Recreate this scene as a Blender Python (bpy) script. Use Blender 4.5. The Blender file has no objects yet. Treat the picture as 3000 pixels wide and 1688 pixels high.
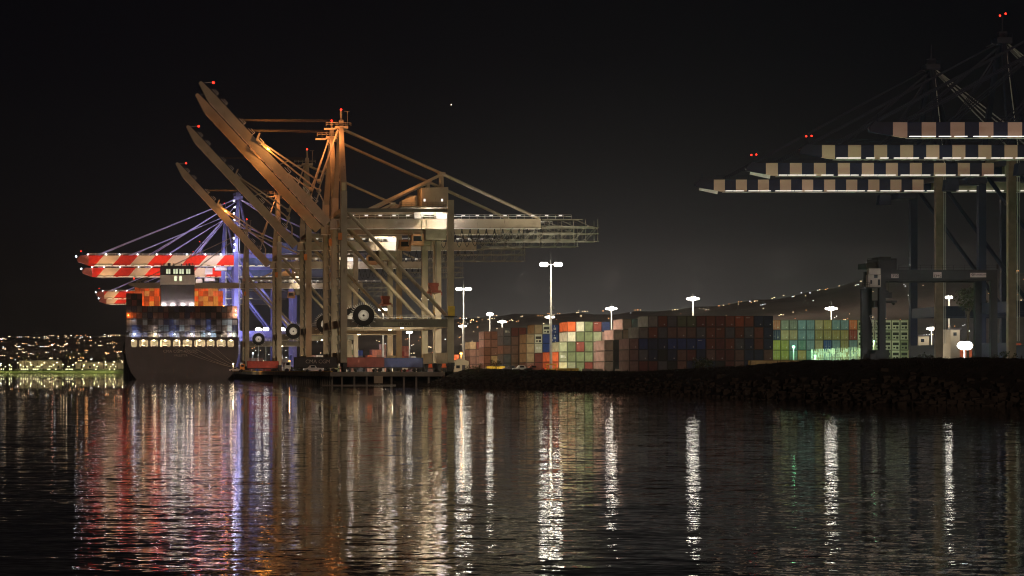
import bpy, math, random
from mathutils import Vector, Matrix
random.seed(7)
R = math.radians
SC = bpy.context.scene
COL = SC.collection

# ------------------------------------------------------------------ camera
F, CX, HY, HC, GZ = 6800.0, 340.0, 1088.0, 3.9, 3.7
cam = bpy.data.cameras.new('camera')
cam.sensor_width = 36.0; cam.sensor_fit = 'HORIZONTAL'
cam.lens = F/3000*36
cam.shift_x = (1500-CX)/3000; cam.shift_y = (HY-844)/3000
cam.clip_start = 1; cam.clip_end = 40000
camo = bpy.data.objects.new('camera', cam); COL.objects.link(camo)
camo.location = (0, 0, HC); camo.rotation_euler = (R(90), 0, 0)
SC.camera = camo

# ------------------------------------------------------------------ sky
w = bpy.data.worlds.new('World'); SC.world = w; w.use_nodes = True
nt = w.node_tree; nt.nodes.clear()
def nn(t, k, **kw):
    n = t.nodes.new(k)
    for a, b in kw.items(): setattr(n, a, b)
    return n
tc = nn(nt, 'ShaderNodeTexCoord'); sx = nn(nt, 'ShaderNodeSeparateXYZ')
ramp = nn(nt, 'ShaderNodeValToRGB'); bg = nn(nt, 'ShaderNodeBackground'); out = nn(nt, 'ShaderNodeOutputWorld')
nt.links.new(tc.outputs['Generated'], sx.inputs[0]); nt.links.new(sx.outputs['Z'], ramp.inputs[0])
cr = ramp.color_ramp
cr.elements[0].position = 0.0; cr.elements[0].color = (.0035, .0026, .0024, 1)
cr.elements[1].position = 1.0; cr.elements[1].color = (.0004, .0004, .0010, 1)
for p, c in ((.03, (.0022, .0018, .0018)), (.07, (.0022, .0020, .0024)), (.13, (.0010, .0010, .0017)), (.25, (.0006, .0006, .0013))):
    e = cr.elements.new(p); e.color = (*c, 1)
sky = nn(nt, 'ShaderNodeTexSky', sky_type='NISHITA'); sky.sun_disc = False
sky.sun_elevation = R(-5); sky.sun_rotation = R(200)
bg2 = nn(nt, 'ShaderNodeBackground'); bg2.inputs[1].default_value = 0.01
add = nn(nt, 'ShaderNodeAddShader')
nt.links.new(ramp.outputs[0], bg.inputs[0]); bg.inputs[1].default_value = 1.0
nt.links.new(sky.outputs[0], bg2.inputs[0])
nt.links.new(bg.outputs[0], add.inputs[0]); nt.links.new(bg2.outputs[0], add.inputs[1])
# light dome of the port and town: fades with height and away from the yard's bearing
def wm(op, a, b_=None):
    n = nn(nt, 'ShaderNodeMath', operation=op)
    for i, v in enumerate((a, b_)):
        if v is None: continue
        if isinstance(v, (int, float)): n.inputs[i].default_value = v
        else: nt.links.new(v, n.inputs[i])
    return n.outputs[0]
az = wm('ARCTAN2', sx.outputs['X'], sx.outputs['Y'])
el = wm('ABSOLUTE', sx.outputs['Z'])
g1 = wm('EXPONENT', wm('MULTIPLY', wm('POWER', wm('DIVIDE', wm('SUBTRACT', az, .215), .105), 2.0), -1.0))
g2 = wm('EXPONENT', wm('DIVIDE', el, -.030))
gl = wm('MULTIPLY', wm('MULTIPLY', g1, g2), .11)
bg3 = nn(nt, 'ShaderNodeBackground'); bg3.inputs[0].default_value = (1.0, .92, .84, 1); nt.links.new(gl, bg3.inputs[1])
add2 = nn(nt, 'ShaderNodeAddShader'); nt.links.new(add.outputs[0], add2.inputs[0]); nt.links.new(bg3.outputs[0], add2.inputs[1]); add = add2
nt.links.new(add.outputs[0], out.inputs[0])

# ------------------------------------------------------------------ low moon behind the viewer
sl = bpy.data.lights.new('moon', 'SUN'); sl.energy = 0.29; sl.angle = R(12); sl.color = (1.0, .68, .50)
so = bpy.data.objects.new('moon', sl); COL.objects.link(so)
so.rotation_euler = Vector((-.10, -1.0, .20)).to_track_quat('Z', 'Y').to_euler()

vs = SC.view_settings
vs.view_transform = 'Standard'; vs.look = 'None'; vs.exposure = 0.28; vs.gamma = 1.0; vs.use_curve_mapping = False
SC.render.engine = 'CYCLES'
cy = SC.cycles
cy.use_denoising = True
try: cy.denoiser = 'OPENIMAGEDENOISE'
except Exception: pass
cy.max_bounces = 5; cy.diffuse_bounces = 2; cy.glossy_bounces = 3; cy.transmission_bounces = 2; cy.volume_bounces = 0
cy.sample_clamp_indirect = 40; cy.sample_clamp_direct = 10; cy.filter_width = 1.1
cy.caustics_reflective = True; cy.use_light_tree = True

def W(x, y, s): return Vector(((x-CX)/s, F/s, HC+(HY-y)/s))

# ------------------------------------------------------------------ materials
def mat(name, col, rough=.6, metal=0.0, var=.25, scale=.6, rust=0.0, bump=0.0, objcol=False, stretch=None):
    m = bpy.data.materials.new(name); m.use_nodes = True
    t = m.node_tree; b = t.nodes['Principled BSDF']
    b.inputs['Roughness'].default_value = rough; b.inputs['Metallic'].default_value = metal
    tcn = nn(t, 'ShaderNodeTexCoord'); mp = nn(t, 'ShaderNodeMapping')
    t.links.new(tcn.outputs['Object'], mp.inputs[0])
    if stretch: mp.inputs['Scale'].default_value = stretch
    no = nn(t, 'ShaderNodeTexNoise'); no.inputs['Scale'].default_value = scale; no.inputs['Detail'].default_value = 6
    t.links.new(mp.outputs[0], no.inputs['Vector'])
    mr = nn(t, 'ShaderNodeMapRange'); mr.inputs['From Min'].default_value = .3; mr.inputs['From Max'].default_value = .7
    mr.inputs['To Min'].default_value = 1-var; mr.inputs['To Max'].default_value = 1+var
    t.links.new(no.outputs['Fac'], mr.inputs['Value'])
    vm = nn(t, 'ShaderNodeVectorMath', operation='SCALE')
    if objcol:
        oi = nn(t, 'ShaderNodeObjectInfo'); t.links.new(oi.outputs['Color'], vm.inputs[0])
    else:
        vm.inputs[0].default_value = col
    t.links.new(mr.outputs[0], vm.inputs['Scale'])
    last = vm.outputs[0]
    if rust > 0:
        n2 = nn(t, 'ShaderNodeTexNoise'); n2.inputs['Scale'].default_value = scale*2.3; n2.inputs['Detail'].default_value = 8
        mp2 = nn(t, 'ShaderNodeMapping'); mp2.inputs['Scale'].default_value = (2.0, 2.0, .4)
        t.links.new(tcn.outputs['Object'], mp2.inputs[0]); t.links.new(mp2.outputs[0], n2.inputs['Vector'])
        r2 = nn(t, 'ShaderNodeMapRange'); r2.inputs['From Min'].default_value = .62; r2.inputs['From Max'].default_value = .72
        r2.inputs['To Max'].default_value = rust
        t.links.new(n2.outputs['Fac'], r2.inputs['Value'])
        mx = nn(t, 'ShaderNodeMix', data_type='RGBA')
        t.links.new(r2.outputs[0], mx.inputs['Factor']); t.links.new(last, mx.inputs[6])
        mx.inputs[7].default_value = (.10, .045, .02, 1); last = mx.outputs[2]
    t.links.new(last, b.inputs['Base Color'])
    if bump > 0:
        bp = nn(t, 'ShaderNodeBump'); bp.inputs['Strength'].default_value = bump; bp.inputs['Distance'].default_value = .3
        t.links.new(no.outputs['Fac'], bp.inputs['Height']); t.links.new(bp.outputs[0], b.inputs['Normal'])
    return m

def emit(name, col, st, sample=False):
    m = bpy.data.materials.new(name); m.use_nodes = True
    t = m.node_tree; t.nodes.clear()
    e = nn(t, 'ShaderNodeEmission'); e.inputs[0].default_value = (*col, 1); e.inputs[1].default_value = st
    o = nn(t, 'ShaderNodeOutputMaterial'); t.links.new(e.outputs[0], o.inputs[0])
    m.cycles.emission_sampling = 'AUTO' if sample else 'NONE'
    return m

def stripes(name, ca, cb, period, off, slant=0.0, duty=.5):
    m = mat(name, ca, .5, var=.15, rust=.3)
    t = m.node_tree; b = t.nodes['Principled BSDF']
    tcn = nn(t, 'ShaderNodeTexCoord'); s = nn(t, 'ShaderNodeSeparateXYZ'); t.links.new(tcn.outputs['Object'], s.inputs[0])
    a = nn(t, 'ShaderNodeMath', operation='MULTIPLY_ADD'); a.inputs[1].default_value = slant
    t.links.new(s.outputs['Z'], a.inputs[0]); t.links.new(s.outputs['X'], a.inputs[2])
    d = nn(t, 'ShaderNodeMath', operation='ADD'); d.inputs[1].default_value = -off + period*40; t.links.new(a.outputs[0], d.inputs[0])
    q = nn(t, 'ShaderNodeMath', operation='DIVIDE'); q.inputs[1].default_value = period; t.links.new(d.outputs[0], q.inputs[0])
    f = nn(t, 'ShaderNodeMath', operation='FRACT'); t.links.new(q.outputs[0], f.inputs[0])
    l = nn(t, 'ShaderNodeMath', operation='LESS_THAN'); l.inputs[1].default_value = duty; t.links.new(f.outputs[0], l.inputs[0])
    prev = b.inputs['Base Color'].links[0].from_socket
    mx = nn(t, 'ShaderNodeMix', data_type='RGBA'); mx.inputs[7].default_value = (*cb, 1)
    t.links.new(l.outputs[0], mx.inputs['Factor']); t.links.new(prev, mx.inputs[6])
    t.links.new(mx.outputs[2], b.inputs['Base Color'])
    return m

M = {}
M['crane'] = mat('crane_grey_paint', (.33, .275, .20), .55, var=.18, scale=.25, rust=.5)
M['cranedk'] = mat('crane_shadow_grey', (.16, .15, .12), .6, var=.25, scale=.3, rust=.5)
M['steel'] = mat('galvanised_steel', (.42, .42, .40), .45, .3, var=.2)
M['dark'] = mat('dark_steel', (.025, .025, .025), .6, var=.3)
M['black'] = mat('black_rubber', (.012, .012, .012), .7, var=.2)
M['rope'] = mat('wire_rope', (.10, .08, .07), .5)
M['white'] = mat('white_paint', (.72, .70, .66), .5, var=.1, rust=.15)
M['cream'] = mat('cream_paint', (.60, .52, .30), .5, var=.12, rust=.15)
M['yellow'] = mat('yellow_paint', (.55, .36, .04), .5, var=.2, rust=.3)
M['orange'] = mat('orange_paint', (.62, .20, .03), .5, var=.15, rust=.2)
M['redp'] = mat('red_paint', (.22, .055, .035), .5, var=.2, rust=.2)
M['blue'] = mat('blue_crane_paint', (.11, .11, .27), .5, var=.15, rust=.2)
M['navy'] = mat('navy_crane_paint', (.010, .014, .036), .5, var=.2)
M['navylit'] = mat('blue_grey_paint', (.06, .075, .14), .5, var=.2)
M['cabtan'] = mat('cab_tan_paint', (.42, .22, .10), .5, var=.2)
M['leglit'] = mat('leg_lit_brown', (.17, .125, .09), .5, var=.2)  # brown light on the front waterside leg put into its colour
M['olive'] = mat('pale_olive_paint', (.26, .25, .17), .55, var=.15, rust=.2)
M['redwhite'] = stripes('red_white_stripes', (.55, .022, .009), (.55, .42, .27), 18.2, 0, -.9)
M['navywhite'] = stripes('navy_white_squares', (.012, .018, .05), (.66, .46, .35), 7.3, 0)
M['hull'] = mat('ship_hull_paint', (.034, .028, .032), .45, var=.25, scale=.15, rust=.4)
M['hullred'] = mat('antifouling_paint', (.10, .03, .025), .6, var=.3)
M['deckroom'] = mat('deck_room_paint', (.55, .50, .42), .6, var=.2, scale=.4)
M['shipdk'] = mat('ship_dark_steel', (.05, .045, .05), .6, var=.3, scale=.5, rust=.3)
M['paint'] = mat('container_paint', (1, 1, 1), .55, var=.22, scale=.7, rust=.35, objcol=True)
M['paintdk'] = mat('container_frame_dark', (1,1,1), .6, var=.2, objcol=True)  # frames darkened to read as the dark gaps between containers
vm_ = [n for n in M['paintdk'].node_tree.nodes if n.type == 'MAP_RANGE'][0]; vm_.inputs['To Min'].default_value = .25; vm_.inputs['To Max'].default_value = .40
M['concrete'] = mat('quay_concrete', (.22, .20, .17), .85, var=.3, scale=.2)
M['asphalt'] = mat('yard_asphalt', (.06, .058, .055), .85, var=.35, scale=.08)
M['soil'] = mat('bank_soil', (.022, .018, .014), .95, var=.6, scale=.35, bump=.5)
M['rock'] = mat('bank_rock', (.035, .028, .022), .9, var=.6, scale=.8, bump=.3)
M['grass'] = mat('dry_grass', (.030, .026, .014), .95, var=.6, scale=.8)
M['leaf'] = mat('leaf_green', (.05, .06, .025), .9, var=.5, scale=1.2)
M['bark'] = mat('bark', (.10, .075, .05), .9, var=.4)
M['lawn'] = mat('shore_lawn', (.07, .085, .03), .95, var=.4, scale=.02)
M['hillm'] = mat('hill_ground', (.12, .10, .085), .95, var=.5, scale=.004)
M['wall'] = mat('warehouse_wall', (.42, .36, .26), .8, var=.15, scale=.1)
M['glass'] = mat('dark_glass', (.02, .025, .03), .1, var=.1)
M['e_white'] = emit('lamp_white', (1, .93, .80), 2200)
M['e_whites'] = emit('lamp_white_soft', (1, .93, .82), 1.2)
M['e_warm'] = emit('lamp_warm', (1, .80, .52), 1600)
M['e_yel'] = emit('lamp_yellow_green', (.95, .92, .42), 400)
M['e_orange'] = emit('lamp_orange', (1, .36, .05), 160)
M['e_red'] = emit('lamp_red', (1, .02, .01), 6)
M['e_green'] = emit('lamp_green', (.25, 1, .5), 260)
M['e_window'] = emit('lit_window', (.80, .86, .55), 1.0)
M['e_strip'] = emit('walkway_glow_strip', (1, .92, .80), 1.1)
M['e_cool'] = emit('lamp_cool_white', (.85, .9, 1), 320)

# ------------------------------------------------------------------ object helpers
ORG = {}
def tag(o, label=None, cat=None, group=None, kind=None):
    if label: o['label'] = label
    if cat: o['category'] = cat
    if group: o['group'] = group
    if kind: o['kind'] = kind
    return o
def root(name, loc, label, cat, group=None):
    o = bpy.data.objects.new(name, None); COL.objects.link(o); o.location = loc
    o.empty_display_size = .5
    ORG[o.name] = Vector(loc)
    return tag(o, label, cat, group)

class MB:
    def __init__(s): s.v = []; s.f = []; s.mi = []; s.cur = 0
    def add(s, vs_, fs):
        n = len(s.v); s.v += [tuple(v) for v in vs_]
        for f in fs: s.f.append(tuple(n+i for i in f)); s.mi.append(s.cur)
    def box(s, x0, x1, y0, y1, z0, z1):
        s.add([(x0,y0,z0),(x1,y0,z0),(x1,y1,z0),(x0,y1,z0),(x0,y0,z1),(x1,y0,z1),(x1,y1,z1),(x0,y1,z1)],
              [(0,3,2,1),(4,5,6,7),(0,1,5,4),(1,2,6,5),(2,3,7,6),(3,0,4,7)])
        return s
    def bar(s, p, q, a, b=None, up=(0,0,1), a2=None, b2=None):
        p = Vector(p); q = Vector(q); b = b or a; a2 = a2 or a; b2 = b2 or b
        d = (q-p).normalized(); u = Vector(up)
        if abs(d.dot(u)) > .98: u = Vector((0,1,0))
        r = d.cross(u).normalized(); t = r.cross(d).normalized()
        vs_ = []
        for c, wa, wb in ((p, a, b), (q, a2, b2)):
            for i, j in ((-1,-1),(1,-1),(1,1),(-1,1)): vs_.append(c+r*i*wa/2+t*j*wb/2)
        s.add(vs_, [(0,1,2,3),(7,6,5,4),(0,4,5,1),(1,5,6,2),(2,6,7,3),(3,7,4,0)])
        return s
    def tube(s, p, q, r, n=8, r2=None):
        p = Vector(p); q = Vector(q); r2 = r if r2 is None else r2
        d = (q-p).normalized(); u = Vector((0,0,1))
        if abs(d.dot(u)) > .98: u = Vector((0,1,0))
        a = d.cross(u).normalized(); b = a.cross(d)
        vs_ = []
        for c, rr in ((p, r), (q, r2)):
            for i in range(n):
                t = 2*math.pi*i/n; vs_.append(c+a*math.cos(t)*rr+b*math.sin(t)*rr)
        fs = [(i,(i+1)%n,n+(i+1)%n,n+i) for i in range(n)]
        fs += [tuple(range(n-1,-1,-1)), tuple(range(n,2*n))]
        s.add(vs_, fs); return s
    def path(s, pts, r, n=5):
        for a, b in zip(pts, pts[1:]): s.tube(a, b, r, n)
        return s
    def prism(s, prof, y0, y1):          # polygon in XZ, extruded along Y
        n = len(prof)
        s.add([(x,y0,z) for x,z in prof]+[(x,y1,z) for x,z in prof],
              [tuple(range(n)), tuple(range(2*n-1,n-1,-1))]+[(i,(i+n),(i+1)%n+n,(i+1)%n) for i in range(n)])
        return s
    def ball(s, c, r, n=8, m=5, sz=1.0):
        c = Vector(c); vs_ = [c+Vector((0,0,r*sz))]
        for j in range(1, m):
            p = math.pi*j/m
            for i in range(n):
                t = 2*math.pi*i/n; vs_.append(c+Vector((math.sin(p)*math.cos(t)*r, math.sin(p)*math.sin(t)*r, math.cos(p)*r*sz)))
        vs_.append(c-Vector((0,0,r*sz))); L = len(vs_)-1; fs = []
        for i in range(n): fs.append((0,1+i,1+(i+1)%n)); fs.append((L,L-n+(i+1)%n,L-n+i))
        for j in range(m-2):
            for i in range(n):
                a = 1+j*n+i; b = 1+j*n+(i+1)%n; fs.append((a,a+n,b+n,b))
        s.add(vs_, fs); return s
    def ring(s, c, ro, ri, th, n=28):    # disc ring in XZ plane, thickness along Y
        c = Vector(c); vs_ = []
        for y in (-th/2, th/2):
            for r in (ro, ri):
                for i in range(n):
                    t = 2*math.pi*i/n; vs_.append(c+Vector((math.cos(t)*r, y, math.sin(t)*r)))
        fs = []
        for i in range(n):
            j = (i+1)%n
            fs += [(i,j,n+j,n+i),(2*n+j,2*n+i,3*n+i,3*n+j),(j,i,2*n+i,2*n+j),(n+i,n+j,3*n+j,3*n+i)]
        s.add(vs_, fs); return s
    def build(s, name, m, parent=None, smooth=False):
        me = bpy.data.meshes.new(name)
        o3 = Vector((0,0,0))
        if parent is not None: o3 = ORG[parent.name]
        me.from_pydata([(v[0]-o3[0], v[1]-o3[1], v[2]-o3[2]) for v in s.v], [], s.f)
        ms = m if isinstance(m, (list, tuple)) else [m]
        for k in ms: me.materials.append(M[k] if isinstance(k, str) else k)
        if len(ms) > 1: me.polygons.foreach_set('material_index', s.mi)
        if smooth: me.polygons.foreach_set('use_smooth', [True]*len(me.polygons))
        me.update()
        o = bpy.data.objects.new(name, me); COL.objects.link(o)
        if parent is not None: o.parent = parent
        ORG[o.name] = o3
        return o

def struct(o, kind='structure'):
    o['kind'] = kind; return o

def text(name, s, m, parent, loc, size, rot=(R(90), 0, 0), align='CENTER'):
    cu = bpy.data.curves.new(name, 'FONT'); cu.body = s; cu.size = size; cu.extrude = .03
    cu.align_x = align; cu.align_y = 'CENTER'; cu.resolution_u = 3
    to = bpy.data.objects.new('t', cu); COL.objects.link(to)
    bpy.context.view_layer.update()
    me = bpy.data.meshes.new_from_object(to.evaluated_get(bpy.context.evaluated_depsgraph_get()))
    bpy.data.objects.remove(to); me.materials.clear(); me.materials.append(M[m])
    o = bpy.data.objects.new(name, me); COL.objects.link(o); o.rotation_euler = rot
    if parent is not None:
        o.parent = parent; o.location = Vector(loc)-ORG[parent.name]
    else: o.location = loc
    ORG[o.name] = Vector((0,0,0))
    return o

def lamp(parent, loc, watts, col=(1, .9, .75), r=.5, spot=None, aim=None, blend=.6):
    l = bpy.data.lights.new('bulb_light', 'SPOT' if spot else 'POINT'); l.energy = watts; l.color = col; l.shadow_soft_size = r
    o = bpy.data.objects.new('bulb_light', l); COL.objects.link(o); o.visible_glossy = False
    if spot:
        l.spot_size = R(spot); l.spot_blend = blend
        o.rotation_euler = (Vector(loc)-Vector(aim)).to_track_quat('Z', 'Y').to_euler()
    if parent is not None:
        o.parent = parent; o.location = Vector(loc)-ORG[parent.name]
    else: o.location = loc
    return o

# ------------------------------------------------------------------ water
def make_water():
    mb = MB()
    mb.add([(-6000, -300, 0), (6000, -300, 0), (6000, 12000, 0), (-6000, 12000, 0)], [(0,1,2,3)])
    m = bpy.data.materials.new('harbour_water'); m.use_nodes = True
    t = m.node_tree; b = t.nodes['Principled BSDF']
    b.inputs['Base Color'].default_value = (.004, .006, .007, 1)
    b.inputs['Roughness'].default_value = .012; b.inputs['IOR'].default_value = 1.333
    tcn = nn(t, 'ShaderNodeTexCoord')
    acc = None
    for (sxx, syy, amp, det) in ((.34, .70, .018, 2.0), (1.0, 2.3, .030, 2.0), (.012, .03, .004, 2.0), (3.2, 6.5, .026, 1.0)):
        mp = nn(t, 'ShaderNodeMapping'); mp.inputs['Scale'].default_value = (sxx, syy, 1)
        mp.inputs['Rotation'].default_value = (0, 0, R(random.uniform(-7, 7)))
        t.links.new(tcn.outputs['Object'], mp.inputs[0])
        no = nn(t, 'ShaderNodeTexNoise'); no.inputs['Scale'].default_value = 1; no.inputs['Detail'].default_value = det
        t.links.new(mp.outputs[0], no.inputs['Vector'])
        su = nn(t, 'ShaderNodeVectorMath', operation='SUBTRACT'); su.inputs[1].default_value = (.5, .5, .5)
        t.links.new(no.outputs['Color'], su.inputs[0])
        mu = nn(t, 'ShaderNodeVectorMath', operation='MULTIPLY'); mu.inputs[1].default_value = (amp*1.3, amp*2.6, 0)
        t.links.new(su.outputs[0], mu.inputs[0])
        if acc is None: acc = mu.outputs[0]
        else:
            ad = nn(t, 'ShaderNodeVectorMath', operation='ADD'); t.links.new(acc, ad.inputs[0]); t.links.new(mu.outputs[0], ad.inputs[1]); acc = ad.outputs[0]
    # broad patches of calmer and rougher water
    mp = nn(t, 'ShaderNodeMapping'); mp.inputs['Scale'].default_value = (.006, .02, 1); t.links.new(tcn.outputs['Object'], mp.inputs[0])
    no = nn(t, 'ShaderNodeTexNoise'); no.inputs['Scale'].default_value = 1; no.inputs['Detail'].default_value = 3; t.links.new(mp.outputs[0], no.inputs['Vector'])
    mr = nn(t, 'ShaderNodeMapRange'); mr.inputs['From Min'].default_value = .35; mr.inputs['From Max'].default_value = .65
    mr.inputs['To Min'].default_value = .75; mr.inputs['To Max'].default_value = 1.25; t.links.new(no.outputs['Fac'], mr.inputs['Value'])
    sc_ = nn(t, 'ShaderNodeVectorMath', operation='SCALE'); t.links.new(acc, sc_.inputs[0]); t.links.new(mr.outputs[0], sc_.inputs['Scale'])
    ad = nn(t, 'ShaderNodeVectorMath', operation='ADD'); ad.inputs[1].default_value = (0, 0, 1); t.links.new(sc_.outputs[0], ad.inputs[0])
    no = nn(t, 'ShaderNodeVectorMath', operation='NORMALIZE'); t.links.new(ad.outputs[0], no.inputs[0])
    t.links.new(no.outputs[0], b.inputs['Normal'])
    struct(mb.build('water', m))
make_water()

# ------------------------------------------------------------------ ground, bank, hills
SHORE = [(88,636),(81,610),(79,588),(84,545),(90,500),(92,450),(91,400),(89,340),(87,290),(88,266),(100,258),(125,250),(180,236),(400,190)]
CREST = [(97,640,4.0),(96,618,4.4),(97,600,4.4),(101,560,4.1),(104,520,3.8),(107,470,3.8),(110,425,4.5),(112,372,5.5),(112,330,5.7),(114,300,5.5),(124,292,5.4),(145,286,5.5),(195,270,5.5),(420,220,5)]
def make_ground():
    pts = [(59.6, 636)] + [(88, 636)] + [(x, y) for x, y, z in CREST] + [(3000, 200), (3000, 9000), (59.6, 3300)]
    mb = MB(); mb.add([(x, y, GZ) for x, y in pts], [tuple(range(len(pts)))])
    struct(mb.build('terminal_ground', 'asphalt'))
    # rocky bank
    def lerp(P, k):
        i = min(int(k), len(P)-2); f = k-i
        return [a+(b-a)*f for a, b in zip(P[i], P[i+1])]
    mb = MB(); N = 300; J = 16
    rnd = random.Random(3); vs_ = []
    for i in range(N+1):
        k = i/N*(len(SHORE)-1)
        s_ = lerp(SHORE, k); c_ = lerp(CREST, k)
        for j in range(J+1):
            t = j/J
            if t < .8:
                q = t/.8; x = s_[0]+(c_[0]-s_[0])*q; y = s_[1]+(c_[1]-s_[1])*q
                z = -.8+(c_[2]+.8)*(math.sin(q*math.pi/2)**.9)
            else:
                q = (t-.8)/.2; x = c_[0]+9*q; y = c_[1]+5*q; z = c_[2]+(GZ-.15-c_[2])*q
            if 0 < t < 1:
                x += rnd.uniform(-.5, .5); y += rnd.uniform(-.5, .5); z += rnd.uniform(-.28, .28)
            vs_.append((x, y, z))
    fs = [(i*(J+1)+j, (i+1)*(J+1)+j, (i+1)*(J+1)+j+1, i*(J+1)+j+1) for i in range(N) for j in range(J)]
    fs = [tuple(reversed(f)) for f in fs]
    mb.add(vs_, fs); struct(mb.build('embankment', 'soil'))
    # riprap stones at the waterline
    mb = MB()
    for n in range(2600):
        k = rnd.uniform(0, len(SHORE)-1.01); s_ = lerp(SHORE, k); c_ = lerp(CREST, k)
        q = abs(rnd.gauss(.06, .16)); q = min(q, .6)
        x = s_[0]+(c_[0]-s_[0])*q; y = s_[1]+(c_[1]-s_[1])*q; z = -.8+(c_[2]+.8)*(math.sin(q*math.pi/2)**.9)
        r = rnd.uniform(.25, .75)
        vs8 = [(x+dx*r*rnd.uniform(.5,1), y+dy*r*rnd.uniform(.5,1), z+dz*r*rnd.uniform(.4,.9)) for dz in (-1,1) for dx,dy in ((-1,-1),(1,-1),(1,1),(-1,1))]
        mb.add(vs8, [(0,3,2,1),(4,5,6,7),(0,1,5,4),(1,2,6,5),(2,3,7,6),(3,0,4,7)])
    struct(mb.build('riprap_rocks', 'rock'), 'stuff')
    # scrubby grass and weeds
    mb = MB()
    for n in range(9000):
        k = rnd.uniform(.8, len(SHORE)-1.8) if n % 3 else rnd.uniform(1.5, 5.5)
        s_ = lerp(SHORE, k); c_ = lerp(CREST, k)
        q = rnd.uniform(.25, 1.15); x = s_[0]+(c_[0]-s_[0])*q; y = s_[1]+(c_[1]-s_[1])*q
        z = -.8+(c_[2]+.8)*(math.sin(min(q,1)*math.pi/2)**.9)-.1
        if q > 1: z = c_[2]-(q-1)*3
        h = rnd.uniform(.2, .55); h *= 1.6 if q > .9 and rnd.random() < .12 else 1
        for b_ in range(3):
            a = rnd.uniform(0, 6.28); dx, dy = math.cos(a)*.25*h, math.sin(a)*.25*h
            mb.add([(x-dy*.35, y+dx*.35, z), (x+dy*.35, y-dx*.35, z), (x+dx*rnd.uniform(.5,2), y+dy, z+h*rnd.uniform(.6,1))], [(0,1,2)])
    struct(mb.build('bank_grass', 'grass'), 'stuff')
make_ground()

def make_quay():
    mb = MB()
    mb.box(58.6, 60.8, 636, 3300, 2.5, GZ+.02); mb.box(60.8, 90, 635.2, 637.5, 2.5, GZ+.02)
    mb.box(58.6, 60.8, 635.2, 636, 2.5, GZ+.02)
    q = struct(mb.build('quay_wall', 'concrete'))
    mb = MB(); mb.box(58.9, 59.3, 636, 2000, GZ+.02, GZ+.3); mb.build('kerb', 'yellow', q)
    mb = MB(); mb.add([(63, 640, -1), (63, 3300, -1), (69, 3300, 2.6), (69, 640, 2.6)], [(0,1,2,3)])
    mb.add([(63, 640, -1), (90, 640, -1), (90, 646, 2.6), (69, 646, 2.6)], [(0,1,2,3)]); mb.build('revetment', 'rock', q)
    for k in range(34):
        y = 640+k*7.2
        MB().tube((59.6, y, -1), (59.6, y, 2.55), .28, 8).build('pile', 'concrete', q)
    for k in range(8):
        x = 62+k*3.4
        MB().tube((x, 637, -1), (x, 637, 2.55), .3, 8).build('pile', 'concrete', q)
    MB().box(70.6, 73.0, 635.0, 636.2, .6, 2.6).build('fender_panel', 'wall', q)
    mb = MB(); mb.path([(56, 632, .1), (62, 630, .1), (70, 629.5, .1), (76, 631, .1)], .18, 6)
    tag(mb.build('floating_boom', 'concrete'), 'thin pale floating boom lying on the water in front of the quay end', 'floating boom')
make_quay()

def make_haze():
    mb = MB(); mb.box(-4400, 5200, -330, 9400, -2, 350)
    m = bpy.data.materials.new('haze'); m.use_nodes = True; t = m.node_tree; t.nodes.clear()
    v = nn(t, 'ShaderNodeVolumePrincipled'); v.inputs['Color'].default_value = (.86, .88, .92, 1); v.inputs['Density'].default_value = HAZE; v.inputs['Anisotropy'].default_value = .5
    o = nn(t, 'ShaderNodeOutputMaterial'); t.links.new(v.outputs[0], o.inputs['Volume'])
    struct(mb.build('haze', m), 'stuff')
HAZE = 3e-5
make_haze()

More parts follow.
